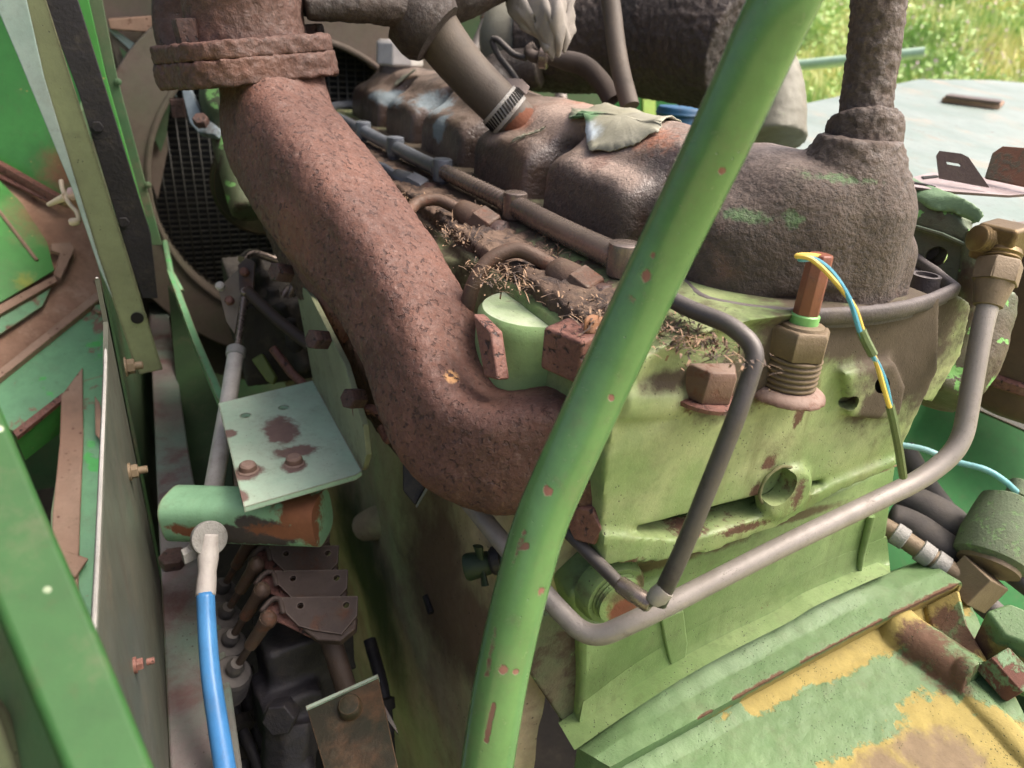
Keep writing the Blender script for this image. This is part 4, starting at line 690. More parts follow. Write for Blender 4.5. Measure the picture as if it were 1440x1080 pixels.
obj('casting', b, m_crust_black, tb, remesh=.003, smooth=3, disp=[(T_CRUST, .003)])
b = MB(); b.lathe(P(586, 22, .80), P(640, 30, .81) - P(586, -20, .80), [(-.01, .038), (.012, .042), (.02, .042), (.03, .036)], 28); obj('lip', b, m_crust_black, tb, disp=[(T_FINE, .003)])
big = root('air_intake_drum', P(900, 70, 1.05), 'big black oil crusted pipe lying across behind the valve cover', 'air pipe')
path = catmull([P(735, 62, 1.16), P(800, 58, 1.14), P(880, 50, 1.10), P(960, 55, 1.04), P(1050, 75, .96)], 30)
b = MB(); b.tube(path, [.070, .078, .084, .088, .086, .078], 40); obj('drum', b, m_crust_black, big, remesh=.0035, smooth=2, disp=[(T_CRUST, .006), (T_FINE, .003)])
b = MB(); b.lathe(P(735, 62, 1.16), P(690, 66, 1.18) - P(735, 62, 1.16), [(-.01, .062), (.02, .070), (.045, .062), (.06, .04)], 30); obj('end_cap', b, m_tank, big, label='pale grey rounded end of the drum', disp=[(T_CAST, .004)])
b = MB(); b.tube(catmull([P(760, 95, 1.10), P(700, 105, 1.12), P(698, 140, 1.10)], 12), [.03, .032, .03], 16); obj('bracket_foot', b, m_crust_black, big, remesh=.004, smooth=2)
tk = root('pale_casing', P(1090, 180, 1.02), 'pale grey green curved casing just right of the green tube behind the cover', 'casing')
b = MB(); b.tube(catmull([P(1020, 40, 1.06), P(1070, 80, 1.05), P(1085, 130, 1.04), P(1085, 200, 1.03)], 24), [.03, .04, .046, .048], 30); obj('casing', b, m_tank, tk, remesh=.0035, smooth=3, disp=[(T_CAST, .006)])
dh = root('thin_upright_hose', P(885, 145, .90), 'thin brown upright hose in front of the black air pipe', 'hose')
b = MB(); b.tube(catmull([P(852, -40, .90), P(860, 10, .90), P(866, 60, .895), P(874, 105, .89), P(886, 150, .885)], 24), .0118, 18); obj('hose', b, m_rubber_brown, dh)
bh = root('braided_hose', P(860, 135, .93), 'braided dark hose with blue specks curving down to the cover top', 'hose')
path = catmull([P(752, 66, .96), P(744, 72, .96), P(752, 80, .955), P(785, 84, .95), P(820, 92, .945), P(845, 115, .94), P(862, 142, .935)], 60)
b = MB(); vs = []; n = 20; T = np.gradient(path, axis=0); T /= np.linalg.norm(T, axis=1)[:, None]; x, y, _ = frame(T[0])
PP = np.stack([np.interp(np.linspace(0, 59, 360), np.arange(60), path[:, k]) for k in range(3)], 1); TT = np.gradient(PP, axis=0); TT /= np.linalg.norm(TT, axis=1)[:, None]
for i in range(360):
    x = _n(x - TT[i] * (x @ TT[i])); y = np.cross(TT[i], x); r0 = .0075 + .0050 * min(1, max(0, (i - 100) / 60))
    for j in range(n): t = j * 2 * math.pi / n; rr = r0 * (1 + .06 * math.sin(i * .9 + j * math.pi * .8) * math.sin(i * .9 - j * math.pi * .8)); vs.append(PP[i] + rr * (x * math.cos(t) + y * math.sin(t)))
b.add(vs, [(i * n + j, i * n + (j + 1) % n, (i + 1) * n + (j + 1) % n, (i + 1) * n + j) for i in range(359) for j in range(n)])
obj('hose', b, worn('braided_rubber', S(84, 72, 66), S(66, 58, 54), chips=S(50, 100, 170), chip_at=(.68, .70), chsc=60, rough=.7, dust=S(140, 124, 112), dust_amt=.4), bh)
b = MB(); b.lathe(P(758, 80, .954), P(790, 84, .95) - P(750, 78, .955), [(0, .011), (.002, .0145), (.012, .0145), (.014, .011)], 16); obj('crimp', b, m_rail, bh)
bw = root('black_cable_loop', P(735, 110, 1.0), 'thin black cable loop beside the braided hose', 'cable')
b = MB(); b.tube(catmull([P(740, 82, .96), P(722, 76, .97), P(700, 56, .98), P(692, 58, .985), P(702, 80, .985), P(718, 100, .98), P(734, 124, .97)], 40), .0042, 10); obj('cable', b, m_rubber, bw)
rg = root('grey_rag', P(770, 70, .84), 'dirty pale grey rag hanging down between the hoses at the top', 'rag')
rows = [[(704, -12, .88), (735, -12, .85), (775, -14, .84), (806, -12, .86)], [(716, 18, .87), (742, 22, .85), (778, 20, .83), (806, 18, .86)], [(728, 32, .86), (752, 42, .85), (778, 44, .83), (806, 40, .86)], [(758, 46, .86), (764, 60, .85), (782, 60, .835), (804, 52, .855)], [(764, 66, .85), (769, 73, .85), (782, 75, .845), (797, 62, .85)]]
G = loft([[P(*q) for q in r] for r in rows], 40, 40, True)
for i in range(40):
    for j in range(40): G[i, j] += _n(CAM - G[i, j]) * (.016 * mnoise.noise(Vector((j * .08, 3, i * .04))) + .004 * mnoise.noise(Vector((j * .2, 8, i * .12)))) + RIGHT * .004 * mnoise.noise(Vector((5, i * .12, j * .05))) + UP * .012 * mnoise.noise(Vector((j * .22, 1, 2)))
b = MB(); b.grid(G); o = obj('cloth', b, m_rag, rg, sharp=180, fix=False); s = o.modifiers.new('thickness', 'SOLIDIFY'); s.thickness = .003
bc = root('blue_canister', P(955, 155, 1.3), 'blue canister seen behind the green tube under the black air pipe', 'canister')
b = MB(); b.lathe(P(957, 170, 1.32) - UP * .1, UP, [(0, .042), (.003, .046), (.12, .046), (.124, .043)], 30); obj('can', b, m_blue_dark, bc)
b = MB(); b.lathe(P(957, 170, 1.32) - UP * .1, UP, [(.110, .0468), (.113, .0485), (.116, .0468)], 30); obj('rim', b, m_blue_dark, bc)
for (pts, lab, r, mm) in [([(700, -30, 1.35), (684, 30, 1.35), (664, 75, 1.35), (640, 110, 1.35)], 'grey curved steel pipe in front of the green wall at top centre', .011, m_pipe_grey), ([(790, 80, 1.35), (788, 150, 1.35)], 'short upright grey pipe under the black air pipe', .012, m_pipe_grey)]:
    t = root('steel_pipe', P(*pts[-1]), lab, 'pipe'); b = MB(); b.tube(catmull([P(*q) for q in pts], 20), r, 16); obj('pipe', b, mm, t)
    b = MB(); b.lathe(P(*pts[1]), P(*pts[0]) - P(*pts[1]), [(0, r), (.002, r * 1.25), (.014, r * 1.25), (.016, r)], 16); obj('ferrule', b, m_rail, t)

# ================================================================== RIGHT: filter housing, canister, bracket plates
hs = root('filter_housing', P(1330, 380, .70), 'grimy dark green housing between the crusty valve cover and the brass elbow', 'housing')
b = MB(); A3 = [_n((.93, .36, .04)), _n((-.36, .93, 0)), UP]
ph = plane(P(1290, 340, .70), P(1385, 350, .655), P(1320, 440, .675))
b.prism([PL(ph, *q) for q in [(1272, 300), (1282, 275), (1330, 290), (1376, 312), (1372, 365), (1352, 425), (1330, 440), (1285, 375)]], (.02, .10, .01))
b.prism([PL(ph, *q, .006) for q in [(1282, 300), (1300, 282), (1345, 300), (1366, 322), (1364, 345), (1285, 318)]], (.02, .06, .01))
o = obj('body', b, m_housing, hs, remesh=.0030, smooth=2, disp=[(T_CAST, .003)])
bake(o, [MB().lathe(PL(ph, 1306, 352, .02), -ph[1], [(0, .010), (.029, .010)], 14)])
b = MB(); b.lathe(PL(ph, 1306, 352, -.004), ph[1], [(0, .0098), (.001, .0098)], 14); obj('hole_shade', b, m_hole_shade, hs)  # dark disc stands for shade at the bottom of the drilled hole
b = MB(); b.prism([PL(ph, *q, .010) for q in [(1300, 284), (1318, 276), (1350, 276), (1378, 288), (1388, 306), (1376, 320), (1362, 308), (1340, 300), (1312, 298)]], (.03, .085, .004)); obj('top_lip', b, worn('mint_chipped_lip', S(126, 160, 116, .8), S(96, 130, 84, .8), rust=S(70, 64, 46, .8), rust_at=(.54, .6), rsc=30, rough=.5, grain=.0006), hs, remesh=.0028, smooth=3, disp=[(T_CAST, .004)])
b = MB(); b.tube([PL(ph, 1284, 318, .008), PL(ph, 1325, 330, .008), PL(ph, 1360, 346, .006)], .0022, 8); obj('mould_line', b, m_housing, hs)
b = MB(); b.tube(catmull([PL(ph, 1378, 330, -.002), PL(ph, 1366, 400, -.002), PL(ph, 1340, 500, -.03)], 14), [.013, .012, .014], 14); obj('edge_rib', b, m_housing, hs, disp=[(T_FINE, .002)])
b = MB(); b.tube(catmull([P(1345, 420, .72), P(1335, 500, .71), P(1315, 560, .70)], 12), [.05, .045, .03], 18, p=3); obj('lower_neck', b, m_housing, hs, remesh=.004, smooth=5, disp=[(T_CAST, .006)])
cn = root('rusty_canister', P(1440, 500, .78), 'large rusty brown canister behind the brass elbow at the right edge', 'canister')
cc_ = P(1480, 470, .86); b = MB(); b.lathe(cc_ - UP * .10, _n((.04, .02, 1)), [(0, .06), (.012, .086), (.03, .098), (.07, .102), (.15, .102), (.19, .1), (.215, .088), (.225, .06)], 44); obj('body', b, m_canister, cn, disp=[(T_CAST, .003)])
b = MB(); b.lathe(cc_ - UP * .055, _n((.04, .02, 1)), [(0, .101), (.003, .107), (.012, .107), (.015, .101)], 44); obj('bead', b, m_rust_red, cn)
bp = root('slotted_bracket_plate', P(1350, 260, .72), 'thin purple brown plate with an upright slotted tab above the green housing', 'bracket')
zp = P(1340, 262, .70)[2]; pl = plane(P(1285, 252, .74), P(1440, 268, .72), P(1300, 270, .685))
b = MB(); b.plate([PL(pl, *q) for q in [(1278, 250), (1310, 242), (1350, 247), (1470, 255), (1480, 270), (1420, 274), (1330, 268), (1283, 262)]], .003); obj('plate', b, m_plate_purple, bp, bevel=.0008)
def slotted(o, mb): return bake(o, [mb])
pv = plane(P(1322, 250, .715), P(1390, 262, .70), P(1322, 212, .715))
b = MB(); b.plate([PL(pv, *q) for q in [(1321, 250), (1317, 218), (1321, 212), (1352, 216), (1362, 221), (1391, 263)]], .003); o = obj('tab', b, m_tab_dark, bp)
c = MB(); c.prism([PL(pv, *q, .01) for q in [(1333, 222), (1352, 225), (1355, 228), (1353, 230), (1335, 227)]], -pv[1] * .03); bake(o, [c])
pv2 = plane(P(1384, 255, .74), P(1460, 262, .70), P(1400, 205, .74)); b = MB(); b.plate([PL(pv2, *q) for q in [(1384, 250), (1395, 215), (1410, 205), (1475, 210), (1480, 266), (1440, 262)]], .004); obj('rusty_tab', b, m_tab_rust, bp, bevel=.001, label='rust orange upright tab at the right edge')
for q in [((1280, 254), (1310, 260)), ((1296, 248), (1316, 246))]:
    b = MB(); b.prism([PL(pl, q[0][0], q[0][1], .0012), PL(pl, q[1][0], q[1][1], .0012), PL(pl, q[1][0] + 6, q[1][1] + 2, .0012), PL(pl, q[0][0] + 3, q[0][1] + 3, .0012)], -pl[1] * .0008); obj('slot', b, m_hole_shade, bp)
# lower right: boots, hoses, brass block, mossy cap
bo = root('black_rubber_boot', P(1300, 740, .84), 'two black rubber boots on cables beside the block at the right', 'cable boot')
b = MB(); b.tube(catmull([P(1262, 700, .86), P(1290, 712, .85), P(1330, 742, .83), P(1345, 775, .82)], 20), [.018, .024, .028, .022], 20); obj('boot', b, m_rubber, bo, sharp=180)
b = MB(); b.tube(catmull([P(1250, 728, .84), P(1280, 742, .83), P(1330, 778, .80), P(1370, 806, .79)], 20), [.018, .022, .022, .014], 20); obj('boot', b, m_rubber, bo, sharp=180)
b = MB(); b.tube(catmull([P(1270, 630, .90), P(1300, 680, .90), P(1340, 735, .89), P(1380, 810, .86)], 20), .014, 14); obj('conduit', b, m_rubber, bo)
bg_ = root('beige_hose', P(1300, 780, .76), 'dusty beige hose with ferrules running along the block base to a brass block', 'hose')
path = catmull([P(1225, 730, .80), P(1262, 752, .785), P(1300, 778, .772), P(1345, 808, .76)], 24); b = MB(); b.tube(path, .0105, 16); obj('hose', b, m_brass_dusty, bg_)
for t in (6, 13, 17): b = MB(); b.lathe(path[t], path[t + 1] - path[t], [(0, .0105), (.001, .0128), (.014, .0122), (.015, .0105)], 14); obj('ferrule', b, m_zinc, bg_)
b = MB(); c = P(1370, 822, .755); b.box(c, (.021, .018, .018), [_n((.85, -.1, -.5)), _n((.15, .97, .1)), _n((.5, -.1, .85))]); obj('brass_block', b, m_brass_dusty, bg_, bevel=.0015)
ms = root('mossy_cap', P(1400, 790, .75), 'grey green moss covered round cap with a teal wire at the right edge', 'cap')
b = MB(); a = P(1390, 795, .76); d = _n(P(1425, 700, .78) - a); b.lathe(a, d, [(0, .028), (.006, .036), (.03, .037), (.060, .032), (.075, .030), (.079, .022)], 30); obj('cap', b, m_moss, ms, disp=[(T_CAST, .003)])
b = MB(); b.lathe(a - d * .006, d, [(0, .022), (.003, .030), (.008, .03)], 24); obj('lower_rim', b, m_brass_dusty, ms)
b = MB(); b.lathe(P(1428, 696, .78), d, [(0, .010), (.016, .0095), (.018, .006)], 14); obj('wire_collar', b, m_moss, ms)
b = MB(); b.tube(catmull([P(1430, 692, .775), P(1412, 676, .77), P(1385, 660, .775), P(1340, 648, .79), P(1300, 632, .80), P(1268, 626, .81)], 30), .0034, 10); obj('teal_wire', b, m_wire_t, ms)
bc2 = root('black_cable', P(1430, 820, .76), 'thick black cable leaving the mossy cap towards the right', 'cable'); b = MB(); b.tube(catmull([P(1400, 790, .77), P(1425, 808, .76), P(1480, 850, .74)], 12), .011, 14); obj('cable', b, m_rubber, bc2)
b = MB(); b.tube(catmull([P(1355, 800, .80), P(1385, 850, .80), P(1430, 880, .78), P(1490, 900, .76)], 16), [.012, .014, .012, .012], 14); obj('second_strand', b, m_rubber, bc2)
# ================================================================== LEFT: frame rail, upright panel, posts
ZF = 2.411; XS = -.063
def FZ(u, v, o=0): return onZ(u, v, ZF + o)
rl = root('frame_rail', (-.04, 1.0, 2.1), 'worn greenish grey chassis rail running back beside the dark upright panel', 'chassis rail')
b = MB(); b.prism([(XS, .30, ZF), (-.006, .30, ZF), (-.006, .6, ZF), (-.018, 1.0, ZF), (-.03, 2.0, ZF), (XS, 2.0, ZF)], (0, 0, -.008)); obj('top_flange', b, m_rail_frame, rl, bevel=.003)
b = MB(); b.prism([(-.010, .30, ZF - .006), (-.010, .60, ZF - .006), (-.022, 1.0, ZF - .006), (-.034, 2.0, ZF - .006), (-.034, 2.0, ZF - .3), (-.010, .30, ZF - .3)], (-.006, 0, 0)); obj('web', b, m_green_dark, rl)
b = MB(); b.hexa(FZ(245, 792), UP, .0165, .013, .4); obj('bolt', b, m_rust_dark, rl, bevel=.001)
dp = root('dark_upright_panel', (XS, .6, ZF), 'dull dark upright sheet panel with a pale top edge and three bolts', 'panel')
top = [onX(u, v, XS) for u, v in [(122, 1330), (134, 1000), (138, 895), (143, 780), (148, 640), (152, 520), (152, 440), (140, 392)]]; bottom = [np.array([XS, p[1], ZF]) for p in top]
b = MB(); b.prism(top + bottom[::-1] if False else bottom + top[::-1], (-.004, 0, 0)); obj('sheet', b, m_dark_sheet, dp)
b = MB(); b.tube([p + np.array((-.002, 0, .0012)) for p in catmull(top, 30)], .0013, 8, sq=(1, .7)); obj('cut_edge', b, m_zinc, dp)
for (u, v, mm) in [(176, 516, m_brass_dusty), (181, 664, m_brass_dusty), (188, 936, m_rust_red)]:
    p = onX(u, v, XS); s = (p[1]) / .6 * .8; b = MB(); b.lathe(p, RIGHT, [(0, .010 * s), (.002, .010 * s)], 16); o = obj('washer', b, m_rust_red if v > 900 else mm, dp)
    b = MB(); b.hexa(p + RIGHT * .002, RIGHT, .0078 * s, .007 * s, .3); obj('bolt', b, mm, dp, bevel=.0006)
    b = MB(); b.lathe(p + RIGHT * .008, RIGHT, [(0, .0042 * s), (.008 * s, .0042 * s), (.009 * s, .003 * s)], 12); obj('stud', b, mm, dp)
# uprights at the back left
def upright(name, label, pieces, cat='post'):
    t = root(name, onY(*max(pieces[0][1], key=lambda q: q[1]), pieces[0][2]), label, cat)
    for (pn, pts, y, th, mm) in pieces:
        b = MB(); b.plate([onY(u, v, y) for u, v in pts], th); obj(pn, b, mm, t, bevel=.0012)
    return t
up1 = upright('olive_angle_post', 'olive painted upright angle iron with a hole near its foot and a side coloured pale as lit', [
    ('front_strip', [(-75, -300), (-33, -300), (55, -30), (180, 360), (229, 520), (196, 527), (186, 505), (137, 360), (60, 115), (28, -30)], 1.0, .004, m_olive_post),
    ('side_strip', [(-150, -300), (-73, -300), (30, -30), (62, 110), (137, 358), (158, 420), (140, 380), (100, 262), (25, 80), (-5, 10), (-24, -30)], .994, .006, m_pale_edge)])
b = MB(); b.lathe(onY(193, 447, .997), -BACK, [(0, .0078), (.0015, .0078)], 20); obj('hole', b, m_hole_shade, up1)
up2 = upright('dark_channel_post', 'dark upright channel between the olive post and the bright green strip', [
    ('channel', [(-30, -300), (20, -300), (100, -30), (150, 130), (212, 330), (222, 420), (200, 420), (180, 360), (110, 130), (50, -30)], 1.10, .01, m_black)])
for (u, v) in [(137, 178), (174, 312)]: b = MB(); b.hexa(onY(u, v, 1.10), -BACK, .007, .004); obj('bolt', b, m_black, up2)
up3 = upright('bright_green_post', 'bright green upright strip with a dark green return beside the radiator shroud', [
    ('front_strip', [(18, -300), (48, -300), (118, -30), (150, 110), (212, 330), (205, 330), (160, 190), (120, 60), (88, -30)], 1.25, .004, m_green_bright),
    ('return_strip', [(49, -300), (72, -300), (138, -30), (165, 110), (228, 345), (212, 345), (150, 110), (117, -30)], 1.26, .012, m_green_dark)])
for (u, v) in [(166, 115), (208, 260)]: b = MB(); b.lathe(onY(u, v, 1.258), -BACK, [(0, .005), (.002, .005), (.003, .003)], 12); obj('rivet', b, m_green_dark, up3)
# foreground post, bottom left
fp_ = root('foreground_green_post', P(80, 1080, .42), 'broad green painted post close to the viewer in the bottom left corner', 'post')
q = plane(P(0, 570, .34), P(215, 1085, .29), P(20, 1085, .27)); b = MB(); b.plate([PL(q, u, v) for u, v in [(-60, 425), (0, 566), (60, 708), (140, 890), (232, 1110), (100, 1110), (0, 870), (-60, 720)]], .012); obj('front_face', b, m_green_post, fp_, bevel=.004, seg=3)
q2 = plane(P(0, 868, .335), P(104, 1110, .30), P(0, 1085, .34)); b = MB(); b.plate([PL(q2, u, v) for u, v in [(-60, 722), (0, 866), (104, 1120), (-20, 1120), (-90, 960)]], .008); obj('side_face', b, m_green_dark, fp_, bevel=.003)
b = MB(); b.plate([P(u, v, .325) for u, v in [(-20, 980), (0, 1010), (34, 1110), (-30, 1110)]], .006); obj('lower_lip', b, m_olive_post, fp_)
# compartment at far left
PQ = plane(P(0, 520, 1.02), P(150, 410, 1.16), P(140, 880, .86))
cpn = root('access_plate', P(110, 700, .92), 'peeling green plate with a dark opening between the front post and the dark panel', 'plate')
def pq(pts, off=0): return [PL(PQ, u, v, off) for u, v in pts]
b = MB(); b.plate(pq([(-300, 758), (0, 526), (147, 412), (175, 420), (175, 520), (120, 535), (88, 556), (22, 606), (0, 600), (-300, 850)]), .006); obj('upper_sheet', b, m_green_old, cpn)
b = MB(); b.plate(pq([(100, 546), (120, 535), (175, 520), (165, 1250), (50, 1250), (72, 720), (84, 640)], .0), .006); obj('right_sheet', b, m_green_old, cpn)
b = MB(); b.plate(pq([(86, 556), (116, 516), (117, 620), (112, 740), (100, 1240), (56, 1240), (74, 720), (84, 620)], .004), .004); obj('rusty_strip', b, m_tan_strip, cpn, bevel=.001)
b = MB(); b.plate(pq([(-300, 750), (0, 518), (146, 402), (148, 414), (0, 532), (-300, 764)], .010), .012); obj('rust_flange', b, m_tan_strip, cpn, bevel=.0015)
b = MB(); b.plate(pq([(18, 606), (88, 552), (90, 560), (24, 614)], .003), .008); obj('rusty_lip', b, m_rust_red, cpn)
a_, c_ = pq([(20, 612), (89, 560)]); b = MB(); b.prism([a_, c_, c_ + np.array((.0, .02, -.05)), a_ + np.array((.0, .02, -.05))], PQ[1] * -.004); obj('fold', b, m_green_bright, cpn)
for pts in ([(133, 395), (138, 398), (147, 430), (147, 416)], [(133, 556), (140, 566), (150, 600), (149, 628), (134, 610)], [(84, 772), (110, 780), (124, 785), (106, 812), (98, 808)]):
    b = MB(); b.plate(pq(pts, .012), .004); obj('tab', b, m_tan_strip, cpn, bevel=.001)
b = MB(); b.hexa(PL(PQ, 141, 437, 0), PQ[1], .010, .006); obj('bolt', b, m_green_old, cpn, bevel=.001)
wp_ = root('side_compartment', P(60, 300, 1.3), 'bright green side panels with a rusty ledge and brown dirt at the left edge', 'panel')
b = MB(); b.plate([P(u, v, d) for u, v, d in [(-600, -400, 1.20), (60, -400, 1.20), (150, 420, 1.34), (-600, 420, 1.22)]], .006); obj('back_panel', b, m_green_bright, wp_)
PB = plane(P(0, 250, 1.26), P(120, 330, 1.30), P(30, 520, 1.10))
def pb(pts, off=0): return [PL(PB, u, v, off) for u, v in pts]
b = MB(); b.plate(pb([(-400, 70), (0, 252), (60, 280), (118, 300), (165, 420), (150, 440), (-400, 860)]), .006); obj('dirty_floor', b, m_dirt_tan, wp_)
b = MB(); b.tube([P(-400, 30, 1.22), P(-40, 212, 1.25), P(0, 234, 1.25), P(50, 262, 1.26), P(86, 282, 1.27)], .0085, 8, p=4); b.tube([P(-400, 44, 1.22), P(-40, 226, 1.25), P(0, 248, 1.25), P(78, 286, 1.27)], .005, 6); obj('rusty_ledge', b, m_rust_red, wp_)
b = MB(); b.plate(pb([(-350, 110), (0, 254), (30, 285), (66, 340), (76, 380), (0, 425), (-350, 610)], .014), .004); obj('fold_sheet', b, m_green_bright, wp_)
b = MB(); b.plate(pb([(-350, 620), (0, 428), (78, 386), (80, 396), (0, 442), (-350, 636)], .02), .012); obj('angle_bar', b, m_tan_strip, wp_, bevel=.001)
b = MB(); b.tube([PL(PB, -30, 268, .016), PL(PB, 0, 298, .016), PL(PB, 52, 366, .016)], .003, 6); obj('fold_line', b, m_tan_strip, wp_)
b = MB(); b.plate(pb([(72, 342), (100, 340), (105, 350), (86, 392), (76, 386), (84, 356), (72, 352)], .022), .006); obj('angle_bracket', b, m_tan_strip, wp_, bevel=.001)
b = MB(); b.plate(pb([(-350, 640), (0, 446), (50, 418), (72, 404), (60, 430), (0, 470), (-350, 670)], .012), .004); obj('green_strip', b, m_green_old, wp_)  # narrow strip in the old green plate paint
hk = root('cream_clip', P(100, 290, .96), 'cream coloured hook clip with a pink end beside the pale post edge', 'clip')
b = MB(); b.tube(catmull([P(86, 254, .97), P(88, 266, .965), P(96, 284, .96), P(108, 298, .955), P(111, 310, .955)], 20), .0030, 10); obj('hook', b, m_cream, hk)
b = MB(); b.tube([P(68, 288, .97), P(92, 277, .96)], [.003, .0055], 10); obj('pin', b, m_cream, hk)
b = MB(); b.lathe(P(104, 312, .955), (1, 0, .1), [(-.006, .003), (-.003, .0052), (.004, .0052), (.007, .003)], 12); obj('tip', b, m_cream, hk)
b = MB(); b.lathe(P(104, 272, .95), (.8, -.3, .2), [(-.008, .004), (-.004, .0085), (.004, .0085), (.008, .004)], 14); obj('cap', b, m_pink, hk)

# ================================================================== BACK: radiator, shroud, walls
YR = P(416, 255, 1.62)[1]; rc = onY(416, 255, YR)
rd = root('radiator_fan_guard', rc - UP * .45, 'round radiator grille in a dusty brown fan shroud at the far end', 'radiator')
def ann(cen, ri, ro, y0, y1, n=80):
    vs = []; fs = []
    for r, y in ((ri, y0), (ro, y0), (ro, y1), (ri, y1)):
        for k in range(n): t = k * 2 * math.pi / n; vs.append((cen[0] + r * math.cos(t), cen[1] + y, cen[2] + r * math.sin(t)))
    for a in range(4):
        for k in range(n): c = (a + 1) % 4; fs.append((a * n + k, a * n + (k + 1) % n, c * n + (k + 1) % n, c * n + k))
    return vs, fs
b = MB(); b.add(*ann(rc, .300, .395, -.10, .0)); obj('shroud_ring', b, m_shroud, rd, bevel=.004)
b = MB(); b.add(*ann(rc, .395, .50, -.012, .0)); obj('shroud_face', b, m_shroud, rd)
b = MB(); b.tube([rc + np.array((.302 * math.cos(t), -.10, .302 * math.sin(t))) for t in np.linspace(0, 2 * math.pi, 90)], .006, 8); obj('ring_bead', b, m_shroud, rd)
b = MB(); s = .012
for k in range(-24, 25):
    h = math.sqrt(max(.302 ** 2 - (k * s) ** 2, 1e-6)); b.box(rc + np.array((0, -.030, k * s)), (h, .0012, .0018))
for k in range(-15, 16):
    h = math.sqrt(max(.302 ** 2 - (k * .0195) ** 2, 1e-6)); b.box(rc + np.array((k * .0195, -.034, 0)), (.0014, .0012, h))
kind(obj('wire_grille', b, m_grille, rd, sharp=180, fix=False), 'stuff')
b = MB(); b.box(rc + np.array((0, .03, 0)), (.34, .02, .34)); obj('core', b, m_radiator, rd)
# green bulkhead round the shroud
bk = root('green_bulkhead', (rc[0], YR + .1, rc[2] - .5), 'dusty green sheet walls round the radiator shroud at the back', 'bulkhead')
b = MB(); yb = YR + .02; b.prism([(-.24, yb, 2.0), (-.24, yb, 3.5), (rc[0] - .3, yb, 3.5), (rc[0] - .42, yb, 2.9), (rc[0] - .4, yb, 2.0)], (0, .01, 0)); obj('left_sheet', b, m_green_dark, bk)
b = MB(); b.prism([(rc[0] - .3, yb + .002, rc[2] + .44), (rc[0] - .3, yb + .002, 3.5), (rc[0] + .6, yb + .002, 3.5), (rc[0] + .6, yb + .002, rc[2] + .44)], (0, .01, 0)); obj('top_sheet', b, m_green_dark, bk)
b = MB(); b.plate([onY(u, v, YR - .08) for u, v in [(150, 26), (240, 20), (300, 14), (300, 36), (230, 48), (154, 42)]], .03); obj('top_rail', b, m_tan_strip, bk, bevel=.004)
b = MB(); b.plate([onY(u, v, YR - .06) for u, v in [(152, 34), (240, 98), (250, 140), (236, 118), (154, 44)]], .006); obj('fold_edge', b, m_pale_edge, bk)
b = MB(); b.plate([onY(u, v, YR - .055) for u, v in [(154, 44), (236, 118), (234, 150), (236, 210), (222, 280), (190, 200)]], .006); obj('dirty_gusset', b, m_shroud, bk)
b = MB(); b.plate([onY(u, v, YR - .065) for u, v in [(168, 66), (230, 112), (240, 140), (234, 190), (226, 214), (196, 150)]], .004); obj('green_gusset', b, m_green_dark, bk)
gw = root('green_wall', (1.3, 2.3, 2.3), 'light green machine wall with brown braces behind the hoses at top centre', 'wall')
b = MB(); b.box((1.25, 2.45, 2.72), (.72, .01, .52)); obj('sheet', b, m_green_sheet, gw)
for pts in ([(640, -10), (668, -10), (640, 60), (618, 60)], [(575, 60), (640, 20), (655, 30), (600, 110)]): b = MB(); b.plate([onY(u, v, 2.38) for u, v in pts], .02); obj('brace', b, m_rust_red, gw)
b = MB(); b.plate([onY(u, v, 2.36) for u, v in [(672, -10), (690, -10), (690, 200), (672, 200)]], .02); b.plate([onY(u, v, 2.36) for u, v in [(905, 100), (922, 100), (922, 190), (905, 190)]], .02); obj('post', b, worn('yellow_green_post', S(150, 190, 90), S(190, 200, 90), rough=.5), gw)
st = root('blue_grey_strut', P(270, 150, 1.25), 'blue grey flat strut with a bolt in front of the radiator grille', 'strut')
b = MB(); b.plate([P(u, v, d) for u, v, d in [(248, 100, 1.28), (256, 100, 1.28), (282, 160, 1.24), (306, 178, 1.2), (302, 190, 1.2), (278, 186, 1.22), (266, 172, 1.24)]], .014); obj('bar', b, m_bluegrey, st, bevel=.003)
b = MB(); b.hexa(P(284, 174, 1.205), (-.2, -.6, .8), .013, .014, .2); obj('bolt', b, m_rust_dark, st, bevel=.001)
b = MB(); b.box(P(250, 152, 1.3), (.012, .012, .016)); obj('square_bolt', b, m_rust_dark, st, bevel=.002)
wpmp = root('water_pump', P(320, 220, 1.2), 'green and olive water pump housing behind the exhaust flange', 'pump')
b = MB(); b.lathe(P(330, 140, 1.25), (-.5, -.8, .25), [(-.03, .06), (.0, .065), (.03, .05), (.05, .03)], 26); b.tube([P(330, 150, 1.28), P(340, 220, 1.25), P(350, 300, 1.22)], [.05, .045, .03], 18); obj('housing', b, m_housing, wpmp, remesh=.005, smooth=5)
b = MB(); b.lathe(P(370, 260, 1.30), BACK, [(-.02, .085), (-.012, .09), (-.004, .08), (.004, .08), (.012, .09), (.02, .085)], 40); obj('pulley', b, m_olive_plate, wpmp)

